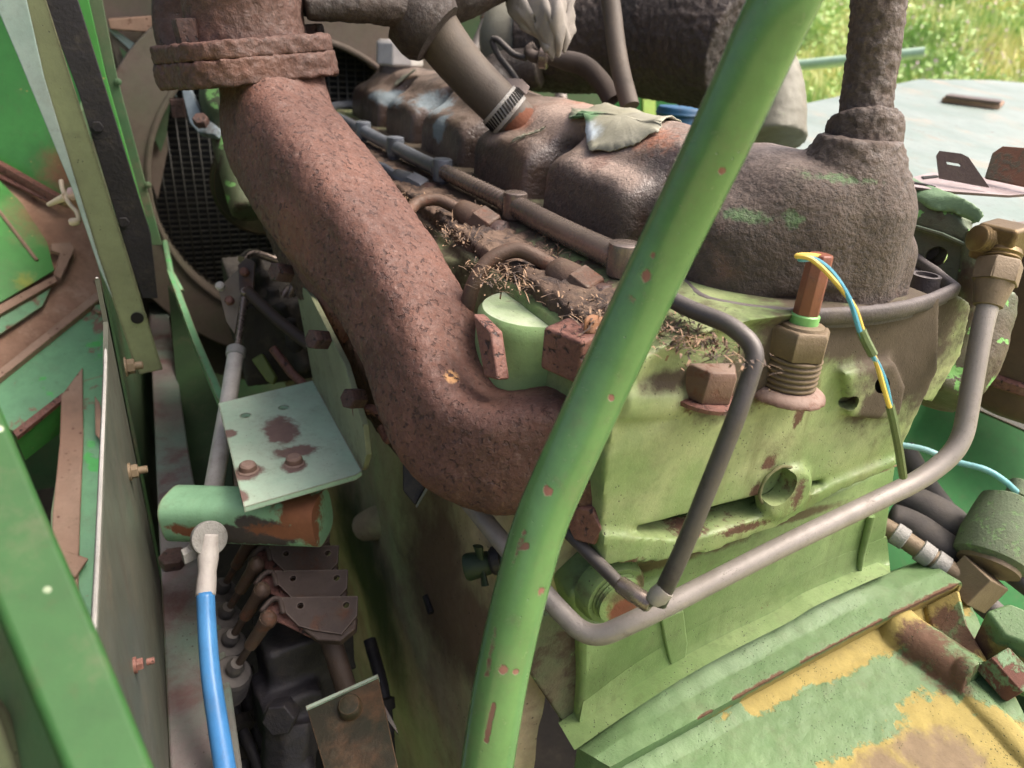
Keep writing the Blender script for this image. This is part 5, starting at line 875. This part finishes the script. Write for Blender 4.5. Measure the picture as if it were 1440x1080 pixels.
# ================================================================== LINKAGES left of the exhaust
cy = root('cable_end_rod', P(312, 600, .86), 'pale grey throttle cable sleeve rising from the bracket to a small lever', 'cable')
b = MB(); b.tube([P(300, 690, .80), P(318, 585, .855), P(332, 495, .90)], [.0105, .0102, .0098], 20); obj('sleeve', b, m_white, cy)
b = MB(); b.lathe(P(331, 500, .898), P(335, 478, .91) - P(331, 500, .898), [(-.002, .0100), (0, .0118), (.010, .0118), (.014, .007)], 18); obj('ferrule', b, m_zinc, cy)
b = MB(); b.tube([P(334, 488, .905), P(340, 445, .93), P(344, 420, .94)], [.0042, .0042, .006], 12); obj('rod', b, m_rail, cy)
lk = root('bell_crank', P(345, 390, .96), 'small rusty bell crank lever joining two rods in front of the shroud', 'lever')
PLk = plane(P(345, 380, .95), P(360, 380, .95), P(345, 400, .944))
b = MB(); b.plate([PL(PLk, u, v) for u, v in [(334, 372), (346, 362), (358, 368), (356, 408), (348, 414), (336, 408)]], .005); obj('arm', b, m_lever, lk, bevel=.001)
b = MB(); b.plate([PL(PLk, u, v, -.012) for u, v in [(306, 404), (312, 400), (340, 372), (342, 400), (330, 470), (318, 452)]], .004); obj('plate', b, m_shroud, lk, bevel=.001)
for (u, v, m_) in [(345, 384, m_rust_red), (324, 424, m_rust_red), (346, 412, m_rail), (311, 404, m_white)]: b = MB(); b.lathe(PL(PLk, u, v, .0), PLk[1], [(0, .006), (.006, .006), (.008, .004)], 12); obj('pivot', b, m_, lk)
b = MB(); b.tube([P(346, 408, .94), P(388, 448, .93), P(436, 486, .92)], .0078, 16); obj('purple_rod', b, m_lever, lk)
b = MB(); b.tube(catmull([P(340, 366, .96), P(356, 356, .98), P(400, 370, 1.0)], 10), .006, 10); obj('upper_rod', b, m_rail, lk)
b = MB(); b.plate([P(u, v, .97) for u, v in [(318, 408), (340, 374), (343, 378), (322, 416)]], .004); obj('edge', b, m_mint, lk)
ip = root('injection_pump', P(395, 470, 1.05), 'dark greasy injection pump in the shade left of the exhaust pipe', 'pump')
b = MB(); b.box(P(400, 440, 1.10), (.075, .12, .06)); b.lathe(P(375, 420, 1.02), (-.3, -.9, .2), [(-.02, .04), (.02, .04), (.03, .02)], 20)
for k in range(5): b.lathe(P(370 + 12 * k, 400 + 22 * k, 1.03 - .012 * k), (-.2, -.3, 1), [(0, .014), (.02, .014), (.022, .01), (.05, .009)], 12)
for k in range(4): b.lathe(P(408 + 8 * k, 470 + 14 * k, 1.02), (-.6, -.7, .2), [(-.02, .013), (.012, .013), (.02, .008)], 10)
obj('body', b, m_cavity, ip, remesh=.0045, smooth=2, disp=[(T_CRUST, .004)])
b = MB(); b.plate([P(u, v, .985) for u, v in [(352, 505), (368, 496), (388, 530), (384, 542), (374, 536)]], .01); obj('yellow_green_lug', b, worn('lime_lug', S(110, 128, 50, .8), S(84, 92, 48, .8), rough=.6), ip, bevel=.003)
b = MB(); b.tube([P(384, 490, .96), P(410, 525, .95), P(432, 545, .94)], .006, 12); obj('rod', b, m_rust_red, ip)
for k, (u, v) in enumerate([(398, 440), (412, 460), (382, 455)]): b = MB(); b.tube(catmull([P(u, v, 1.0), P(u + 16, v - 40, .99), P(u + 40, v - 60, 1.0)], 12), .005, 10); obj('pipe', b, m_rail, ip)
gs = root('thin_green_bar', P(310, 560, 1.0), 'thin light green flat bar slanting through the dark gap beside the rail', 'bar')
b = MB(); b.plate([P(u, v, d) for u, v, d in [(234, 378, 1.25), (243, 380, 1.25), (282, 480, 1.1), (318, 560, .99), (306, 562, .99), (270, 478, 1.1)]], .02); obj('bar', b, m_green_old, gs, bevel=.001)
b = MB(); b.tube([P(232, 340, 1.3), P(240, 382, 1.25), P(255, 410, 1.24)], .005, 8); obj('clip', b, m_green_old, gs)
gp2 = root('inner_green_panel', P(280, 620, 1.1), 'green sheet coloured dark for the shade of the gap under the bracket', 'panel')
b = MB(); b.plate([P(u, v, d) for u, v, d in [(236, 400, 1.45), (262, 440, 1.38), (322, 600, 1.18), (330, 720, 1.05), (262, 690, 1.1)]], .006); obj('sheet', b, m_green_deep, gp2)  # deep green stands for the gap's shade on an ordinary green sheet
# ================================================================== MINT BRACKET, TUBE, BLUE CABLE
zb = 2.60
bkt = root('mint_angle_bracket', onZ(410, 640, zb), 'pale mint angle bracket with two holes and two rusty bolts', 'bracket')
b = MB(); b.prism([onZ(u, v, zb) for u, v in [(307, 567), (440, 535), (509, 662), (500, 668), (343, 713)]], (0, 0, -.006)); o = obj('plate', b, m_mint, bkt)
bake(o, [MB().lathe(onZ(u, v, zb + .01), -UP, [(0, .0056), (.04, .0056)], 18) for u, v in [(344, 573), (398, 562)]])
b = MB(); qf = plane(onZ(440, 535, zb), onZ(509, 662, zb), P(425, 402, .84)); b.plate([PL(qf, u, v) for u, v in [(440, 535), (509, 662), (515, 640), (510, 598), (484, 512), (434, 412), (419, 398), (416, 404)]], .006); obj('upright_flange', b, m_olive_sheet, bkt, bevel=.001)
for u, v in [(349, 662), (414, 652)]:
    b = MB(); p = onZ(u, v, zb); b.lathe(p, UP, [(0, .0105), (.0015, .0102), (.002, .0085), (.007, .0082), (.009, .006)], 12); obj('bolt', b, m_bolt_brown, bkt, bevel=.001)
sq_ = root('rusting_mint_tube', P(350, 715, .74), 'mint green tube rusting orange at its ends under the angle bracket', 'tube')
a, e = P(245, 721, .735), P(454, 728, .715); b = MB(); b.tube(lin([a, e], 14), .0255, 36, p=3.2); obj('tube', b, m_mint_tube, sq_, sharp=50, bevel=0)
blu = root('blue_sleeved_cable', P(300, 900, .64), 'bright blue sleeved cable clamped below the rusting tube', 'cable')
path = catmull([P(289, 834, .655), P(291, 880, .645), P(296, 945, .628), P(306, 1015, .612), P(317, 1085, .598), P(328, 1150, .585)], 40); b = MB(); b.tube(path, [.0080, .0082, .0086, .009], 26); obj('blue_sleeve', b, m_blue, blu, sharp=180)
b = MB(); b.tube(catmull([P(295, 752, .675), P(293, 780, .67), P(291, 812, .662), P(289, 838, .655)], 24), [.0088, .0090, .0094, .0080, .0088, .0088], 26); obj('white_sleeve', b, m_white, blu, sharp=180)
b = MB(); c = P(294, 757, .672); x_, y_, d_ = frame(_n((.25, -.85, .5))); b.add([c + (x_ * math.cos(t) + y_ * math.sin(t)) * r + d_ * h for h, r in ((-.004, .003), (-.004, .0165), (.004, .0165), (.004, .003)) for t in np.linspace(0, 2 * math.pi, 33)[:-1]], [(a_ * 32 + k, a_ * 32 + (k + 1) % 32, ((a_ + 1) % 4) * 32 + (k + 1) % 32, ((a_ + 1) % 4) * 32 + k) for a_ in range(4) for k in range(32)]); obj('clamp_ring', b, m_zinc, blu, bevel=.0015)
b = MB(); b.box(P(270, 777, .672), (.009, .004, .006), [_n((.9, .2, .2)), _n((-.2, .9, .2)), UP]); b.tube([P(270, 772, .672), P(279, 758, .672)], .005, 8); obj('clamp_ear', b, m_zinc, blu, bevel=.001)

# ================================================================== LEVERS over the valve block
def lever(label):
    d0 = .70; base = P(440, 870, d0); t = root('control_lever', base, label, 'lever', 'stack of bent control levers')
    pl_ = plane(P(400, 840, d0), P(500, 840, d0 + .004), P(450, 885, d0 - .018))
    b = MB(); b.plate([PL(pl_, u, v) for u, v in [(396, 840), (503, 838), (502, 866), (480, 892), (440, 886), (420, 880), (402, 862)]], .004)
    o = obj('web', b, m_lever, t); bake(o, [MB().lathe(PL(pl_, u, v, .01), -pl_[1], [(0, .0032), (.04, .0032)], 12) for u, v in [(420, 846), (485, 845)]])
    # rounded shoulder folded down at the left end
    G = []
    for (u, v), (u2, v2) in zip([(402, 862), (400, 850), (396, 840), (386, 838), (376, 844), (364, 859)], [(402, 862), (392, 858), (386, 848), (380, 847), (374, 852), (368, 861)]): G.append([PL(pl_, u, v), PL(pl_, u, v, -.034)])
    b = MB(); b.grid(np.stack([catmull(np.array(G)[:, k], 14) for k in (0, 1)], 1)); o = obj('shoulder', b, m_lever, t, sharp=180, fix=False); s = o.modifiers.new('thickness', 'SOLIDIFY'); s.thickness = .005
    b = MB(); b.plate([PL(pl_, u, v, -.003) for u, v in [(440, 880), (502, 864), (500, 884), (478, 902), (446, 900), (424, 884)]], .012); obj('lower_fold', b, m_lever, t, bevel=.002)
    b = MB(); b.plate([PL(pl_, u, v, -.010) for u, v in [(368, 860), (380, 848), (394, 846), (402, 862), (440, 888), (436, 896), (400, 878), (372, 868)]], .003); obj('cheek', b, m_rust_red, t)
    c = P(377, 870, d0 - .02); b = MB(); b.lathe(c - np.array((0, 0, .010)), UP, [(0, .003), (.002, .0058), (.006, .0080), (.009, .0085), (.012, .0080), (.016, .0058), (.0185, .003)], 18); o = obj('ball_joint', b, m_nut, t)
    e1 = P(352, 908, d0 - .005); e2 = P(330, 942, d0 + .01); b = MB(); b.tube([c, c + (e1 - c) * .3, e1], [.0085, .0068, .0062], 14); obj('socket', b, m_nut, t)
    b = MB(); b.tube([e1, e2, P(322, 956, d0 + .02)], .0040, 10); obj('rod', b, m_lever, t)
    b = MB(); a_ = P(330, 940, d0 + .008); d_ = _n(P(316, 970, d0 + .03) - a_); pr = [(-.010, .006), (-.004, .009), (0, .006), (.004, .008)]
    for k in range(4): pr += [(.006 + k * .009, .017 + .001 * k), (.010 + k * .009, .0195 + .001 * k), (.0135 + k * .009, .016 + .001 * k)]
    b.lathe(a_, d_, pr, 18); obj('rubber_boot', b, m_rubber, t, disp=[(T_FINE, .001)])
    return t
lv = lever('nearest of the bent rusty control levers, standing on a purple grey shaft')
stp = BACK * .0385 / .8 * .86
for k, lab in enumerate(['second of the bent control levers, between the nearest one and two farther ones', 'third of the bent control levers, just in front of the one under the mint tube', 'farthest of the bent control levers, half hidden under the mint tube']): copy_thing(lv, stp * (k + 1), lab)
sh = root('lever_shaft', P(488, 975, .70), 'purple grey round shaft under the nearest control lever', 'shaft')
b = MB(); b.tube([P(455, 872, .712), P(462, 890, .712), P(492, 985, .70)], .0105, 22); obj('shaft', b, m_lever, sh)
b = MB(); b.lathe(P(458, 878, .712), P(490, 985, .70) - P(455, 875, .712), [(0, .0108), (.001, .0122), (.004, .0118), (.005, .0108)], 20); obj('weld', b, m_rust_red, sh)
vb = root('hydraulic_valve_block', P(425, 960, .74), 'black greasy hydraulic valve block below the control levers', 'valve block')
b = MB(); A3 = [_n((1, .1, 0)), _n((-.1, 1, -.1)), _n((0, .1, 1))]
b.box(P(415, 925, .765), (.034, .035, .045), A3); b.box(P(405, 990, .745), (.030, .03, .03), A3); b.lathe(P(410, 1005, .73), (-.2, -.5, -.9), [(0, .03), (.05, .028), (.06, .02)], 8); b.box(P(450, 900, .79), (.03, .03, .03), A3)
obj('body', b, m_black, vb, remesh=.004, smooth=3, disp=[(T_CAST, .006)])
b = MB(); b.hexa(P(400, 1000, .715), (-.4, -.8, .4), .017, .02, .2); obj('plug', b, m_black, vb, bevel=.002)
for k, pts in enumerate([[(322, 965, .78), (335, 1010, .77), (352, 1050, .75), (372, 1100, .73)], [(345, 940, .82), (352, 1000, .80), (375, 1060, .78), (400, 1110, .76)], [(326, 990, .80), (338, 1050, .78), (350, 1110, .76)], [(520, 900, .9), (540, 980, .86), (548, 1080, .84)], [(392, 1040, .74), (420, 1070, .72), (430, 1120, .71)]]):
    t = root('dark_hose', P(*pts[-1]), ['thin black hose with bright flecks beside the blue cable', 'black hose running down behind the thin one by the blue cable', 'short black hose lowest beside the blue cable', 'black hose in the gap right of the lever shaft', 'fat black hose below the valve block'][k], 'hose', 'black hoses in the dark gap'); b = MB(); b.tube(catmull([P(*q) for q in pts], 24), [.006, .009, .010, .008, .014][k], 14); obj('hose', b, m_black, t, disp=[(T_FINE, .002)])
    p0, p1 = P(*pts[1]), P(*pts[2]); b = MB(); b.lathe(p0, p1 - p0, [(0, .008), (.002, .0125), (.014, .0125), (.016, .008)], 12); obj('fitting', b, m_cavity, t)
ob = root('olive_bracket', P(495, 1030, .64), 'olive and rust stained bracket plate with a mint edge and one bolt, bottom centre left', 'bracket')
po = plane(P(435, 1000, .64), P(530, 955, .66), P(500, 1080, .60)); b = MB(); b.plate([PL(po, u, v) for u, v in [(431, 996), (531, 951), (562, 1090), (556, 1130), (470, 1130)]], .006); obj('plate', b, m_olive_plate, ob, bevel=.0006)
b = MB(); b.plate([PL(po, u, v, .0022) for u, v in [(430, 993), (531, 948), (532, 952), (431, 998)]], .009); obj('top_edge', b, m_mint, ob)
b = MB(); b.lathe(PL(po, 493, 997), po[1], [(0, .0112), (.006, .0108), (.0085, .009), (.009, .006)], 24); obj('bolt', b, m_olive_plate, ob)
b = MB(); b.plate([PL(po, u, v, -.012) for u, v in [(528, 968), (556, 1020), (560, 1032), (536, 1000)]], .004); obj('rear_flange', b, m_rail_frame, ob)
dv = root('drain_cock', P(680, 795, .62), 'small dark green wing drain cock on the dusty crankcase side', 'valve')
a = P(655, 798, .66); e = P(712, 786, .655); d = _n(e - a); b = MB(); b.lathe(a, d, [(0, .012), (.003, .013), (.022, .011), (.026, .0075), (.032, .0075), (.034, .012), (.044, .012), (.046, .009)], 16); obj('body', b, m_green_deep, dv)
b = MB(); b.lathe(P(690, 790, .656), d, [(0, .011), (.003, .0135), (.010, .0135), (.012, .010)], 12); obj('nut', b, m_black, dv)
for s_ in ((672, 768), (682, 824)): b = MB(); b.tube([P(677, 792, .652), P((677 + s_[0]) / 2, (792 + s_[1]) / 2, .65), P(*s_, .648)], [.004, .0045, .0065], 10, sq=(.5, 1)); obj('wing', b, m_green_deep, dv)
lgn = root('dark_hanging_tab', P(585, 690, .70), 'dark twisted tab hanging under the bend of the exhaust pipe', 'tab')
b = MB(); b.plate([P(u, v, .69) for u, v in [(566, 650), (590, 642), (606, 672), (584, 712), (566, 690)]], .006); obj('tab', b, m_black, lgn, bevel=.002)
b = MB(); b.plate([P(u, v, .682) for u, v in [(584, 712), (606, 672), (604, 684), (586, 714)]], .008); obj('fold', b, m_rail_frame, lgn)
hk2 = root('rusty_link', P(545, 620, .70), 'bent rusty wire link behind the lower edge of the exhaust pipe', 'link')
b = MB(); b.tube(catmull([P(505, 580, .70), P(525, 576, .70), P(548, 598, .695), P(546, 618, .695), P(536, 600, .70)], 24), .005, 10); obj('wire', b, m_rust_red, hk2)
b = MB(); b.lathe(P(505, 580, .70), (1, .2, 0), [(-.004, .008), (.004, .008)], 10); obj('eye', b, m_rust_red, hk2)

# ================================================================== MACHINE PLATES, HOOD, RIGHT SIDE PANELS
hd = root('mint_hood_sheet', (2.0, 1.4, 2.7), 'wide pale mint green sheet metal hood in the upper right', 'hood')
ph_ = plane(P(1125, 190, 1.25), P(1440, 285, 1.05), P(1440, 119, 2.5))
b = MB(); b.plate([PL(ph_, u, v) for u, v in [(1040, 175), (1125, 146), (1290, 111), (1390, 112), (1500, 121), (1560, 330), (1275, 330), (1090, 230)]], .02); obj('sheet', b, m_hood, hd, bevel=.004)
b = MB(); b.plate([PL(ph_, u, v, .014) for u, v in [(1326, 136), (1334, 132), (1414, 142), (1408, 147)]], .014); obj('handle', b, m_tan_strip, hd, bevel=.003)
b = MB(); b.plate([PL(ph_, u, v, .022) for u, v in [(1330, 133), (1336, 131), (1410, 140), (1408, 143)]], .008); obj('handle_edge', b, m_tab_dark, hd, bevel=.002)
rp_ = root('right_green_panel', P(1380, 700, 1.15), 'clean bright green sheet low on the right beyond the canister', 'panel')
b = MB(); b.plate([P(u, v, d) for u, v, d in [(1200, 480, 1.25), (1360, 500, 1.25), (1560, 640, 1.2), (1560, 980, 1.02), (1240, 900, 1.05)]], .006); obj('lower_sheet', b, m_green_sheet, rp_)
b = MB(); b.plate([P(u, v, d) for u, v, d in [(1340, 560, 1.13), (1380, 480, 1.19), (1580, 440, 1.15), (1580, 700, 1.06), (1440, 604, 1.10)]], .006); obj('upper_sheet', b, m_olive_plate, rp_)
gr_ = root('green_guard_rail', P(1160, 90, 2.8), 'light green horizontal hand rail beyond the hood', 'rail')
b = MB(); b.tube([P(1040, 99, 2.9), P(1120, 92, 2.8), P(1300, 74, 2.6)], .020, 16); obj('rail', b, m_mint, gr_)
b = MB(); b.tube([P(1060, 98, 2.88), P(1060, 240, 2.7)], .018, 12); obj('stanchion', b, m_green_sheet, gr_)
b = MB(); b.prism([(-.085, 1.03, 2.05), (-.085, 1.95, 2.05), (-.085, 1.95, 2.95), (-.085, 1.03, 2.85)], (-.004, 0, 0)); obj('dark_filler_sheet', b, m_green_dark, bk)  # added dark sheet so the gap behind the olive post stays dark
b = MB(); b.box((.2, 1.75, 3.62), (1.1, .42, .006)); obj('unseen_shade_sheet', b, m_green_dark, bk)  # added above the view to cut the light on the radiator end
b = MB(); b.box((.2, 2.16, 2.35), (1.2, .01, .8)); obj('rear_sheet', b, m_green_dark, bk)
ch = root('machine_chassis', (.3, 1.2, 1.5), 'chassis plates closing the bay, floor coloured dark for the cavity beneath the engine', 'chassis')  # plates put in so the cavity under the engine stays dark
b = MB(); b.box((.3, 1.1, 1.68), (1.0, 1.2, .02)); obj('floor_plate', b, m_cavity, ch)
b = MB(); b.box((-.95, 1.1, 2.3), (.02, 1.2, .64)); b.box((.10, .02, 1.95), (.35, .02, .28)); obj('side_plate', b, m_green_dark, ch)
b = MB(); b.box((1.35, 1.2, 2.0), (.02, 1.2, .34)); obj('right_plate', b, m_green_dark, ch)

# ================================================================== GROUND AND FIELD
def bank(x, y):
    r = math.hypot(x, y); t = min(1, max(0, (r - 7) / 22)); k = max(0, (x + .6 * y) / max(r, 1e-6)); return 5.2 * t * t * (3 - 2 * t) * min(1, k)
G = np.zeros((90, 90, 3)); ax_ = np.sign(np.linspace(-1, 1, 90)) * np.abs(np.linspace(-1, 1, 90)) ** 2 * 120
for i, x in enumerate(ax_):
    for j, y in enumerate(ax_): G[i, j] = (x, y, bank(x, y) + .15 * mnoise.noise(Vector((x * .3, y * .3, 0))))
m = MT('meadow_ground'); c = m.mix(m.mr(m.noise(.8, 6, .7), .35, .65), S(186, 196, 110, .95), S(216, 206, 140, .95)); c = m.mix(m.mr(m.noise(5, 5, .7, off=2), .4, .65, 0, .7), c, S(110, 150, 60, .7)); m_ground = m.finish(c, .95, 0, [(m.noise(8, 5, .7), .1)])
b = MB(); b.grid(G); kind(obj('ground', b, m_ground, None, sharp=180), 'structure')
m = MT('meadow_grass'); c = m.mix(m.mr(m.noise(1.1, 4, .7), .38, .62), S(196, 214, 120, 1), S(236, 228, 160, 1)); c = m.mix(m.mr(m.noise(.5, 3, .6, off=4), .5, .62), c, S(140, 186, 90, .95)); m_grass = m.finish(c, .8)
m_fl = worn('pink_white_flowers', S(226, 206, 210), S(214, 176, 196), rough=.8)
N = 70000; az = RNG.uniform(math.radians(28), math.radians(72), N); rr = 6 + 34 * RNG.random(N) ** 1.5
vs = np.zeros((N, 4, 3)); X = rr * np.sin(az); Y = rr * np.cos(az)
Zb = np.array([bank(x, y) for x, y in zip(X, Y)]); h = RNG.uniform(.25, .75, N) * (1 + .5 * np.sin(X * 1.3) * np.cos(Y * 1.1)); tx = RNG.normal(0, .18, (N, 2)); wd = RNG.uniform(.012, .035, N) * (rr / 12)
pa = RNG.uniform(0, math.pi, N); wx, wy = np.cos(pa) * wd, np.sin(pa) * wd
for k, (f, s) in enumerate([(0, 1), (0, -1), (1, -.25), (1, .25)]): vs[:, k, 0] = X + wx * s + tx[:, 0] * f; vs[:, k, 1] = Y + wy * s + tx[:, 1] * f; vs[:, k, 2] = Zb - .05 + h * f
def bulk(name, vs, mat, kd='stuff'):
    me = bpy.data.meshes.new(name); n = len(vs); me.vertices.add(n * 4); me.vertices.foreach_set('co', vs.ravel()); me.loops.add(n * 4); me.loops.foreach_set('vertex_index', np.arange(n * 4, dtype=np.int32)); me.polygons.add(n); me.polygons.foreach_set('loop_start', np.arange(0, n * 4, 4, dtype=np.int32)); me.update(calc_edges=True); me.validate()
    me.materials.append(mat); o = bpy.data.objects.new(name, me); COL.objects.link(o); return kind(o, kd)
bulk('meadow_grass', vs, m_grass)
# leafy weed clumps and pale flower heads on the bank
def leaves(n, azr, rr_, hh, size, cl):
    cx = RNG.uniform(*azr, cl); cr = RNG.uniform(*rr_, cl); i = RNG.integers(0, cl, n); x = cr[i] * np.sin(cx[i]) + RNG.normal(0, .35, n); y = cr[i] * np.cos(cx[i]) + RNG.normal(0, .35, n)
    z = np.array([bank(a, b_) for a, b_ in zip(x, y)]) + np.abs(RNG.normal(0, hh, n)); c = np.stack([x, y, z], 1); u = RNG.normal(0, 1, (n, 3)); u /= np.linalg.norm(u, axis=1)[:, None]; v = np.cross(u, RNG.normal(0, 1, (n, 3))); v /= np.linalg.norm(v, axis=1)[:, None]; s = RNG.uniform(.5, 1, (n, 1)) * size
    return np.stack([c - u * s, c - v * s * .5, c + u * s, c + v * s * .5], 1)
m = MT('weed_leaf'); m_weed = m.finish(m.mix(m.mr(m.noise(1.3, 3), .4, .6), S(150, 196, 96, .95), S(186, 216, 124, .95)), .6)
bulk('weed_clumps', leaves(26000, (math.radians(38), math.radians(66)), (9, 24), .45, .075, 70), m_weed)
bulk('flower_heads', leaves(1800, (math.radians(46), math.radians(66)), (13, 26), .9, .055, 40), m_fl)
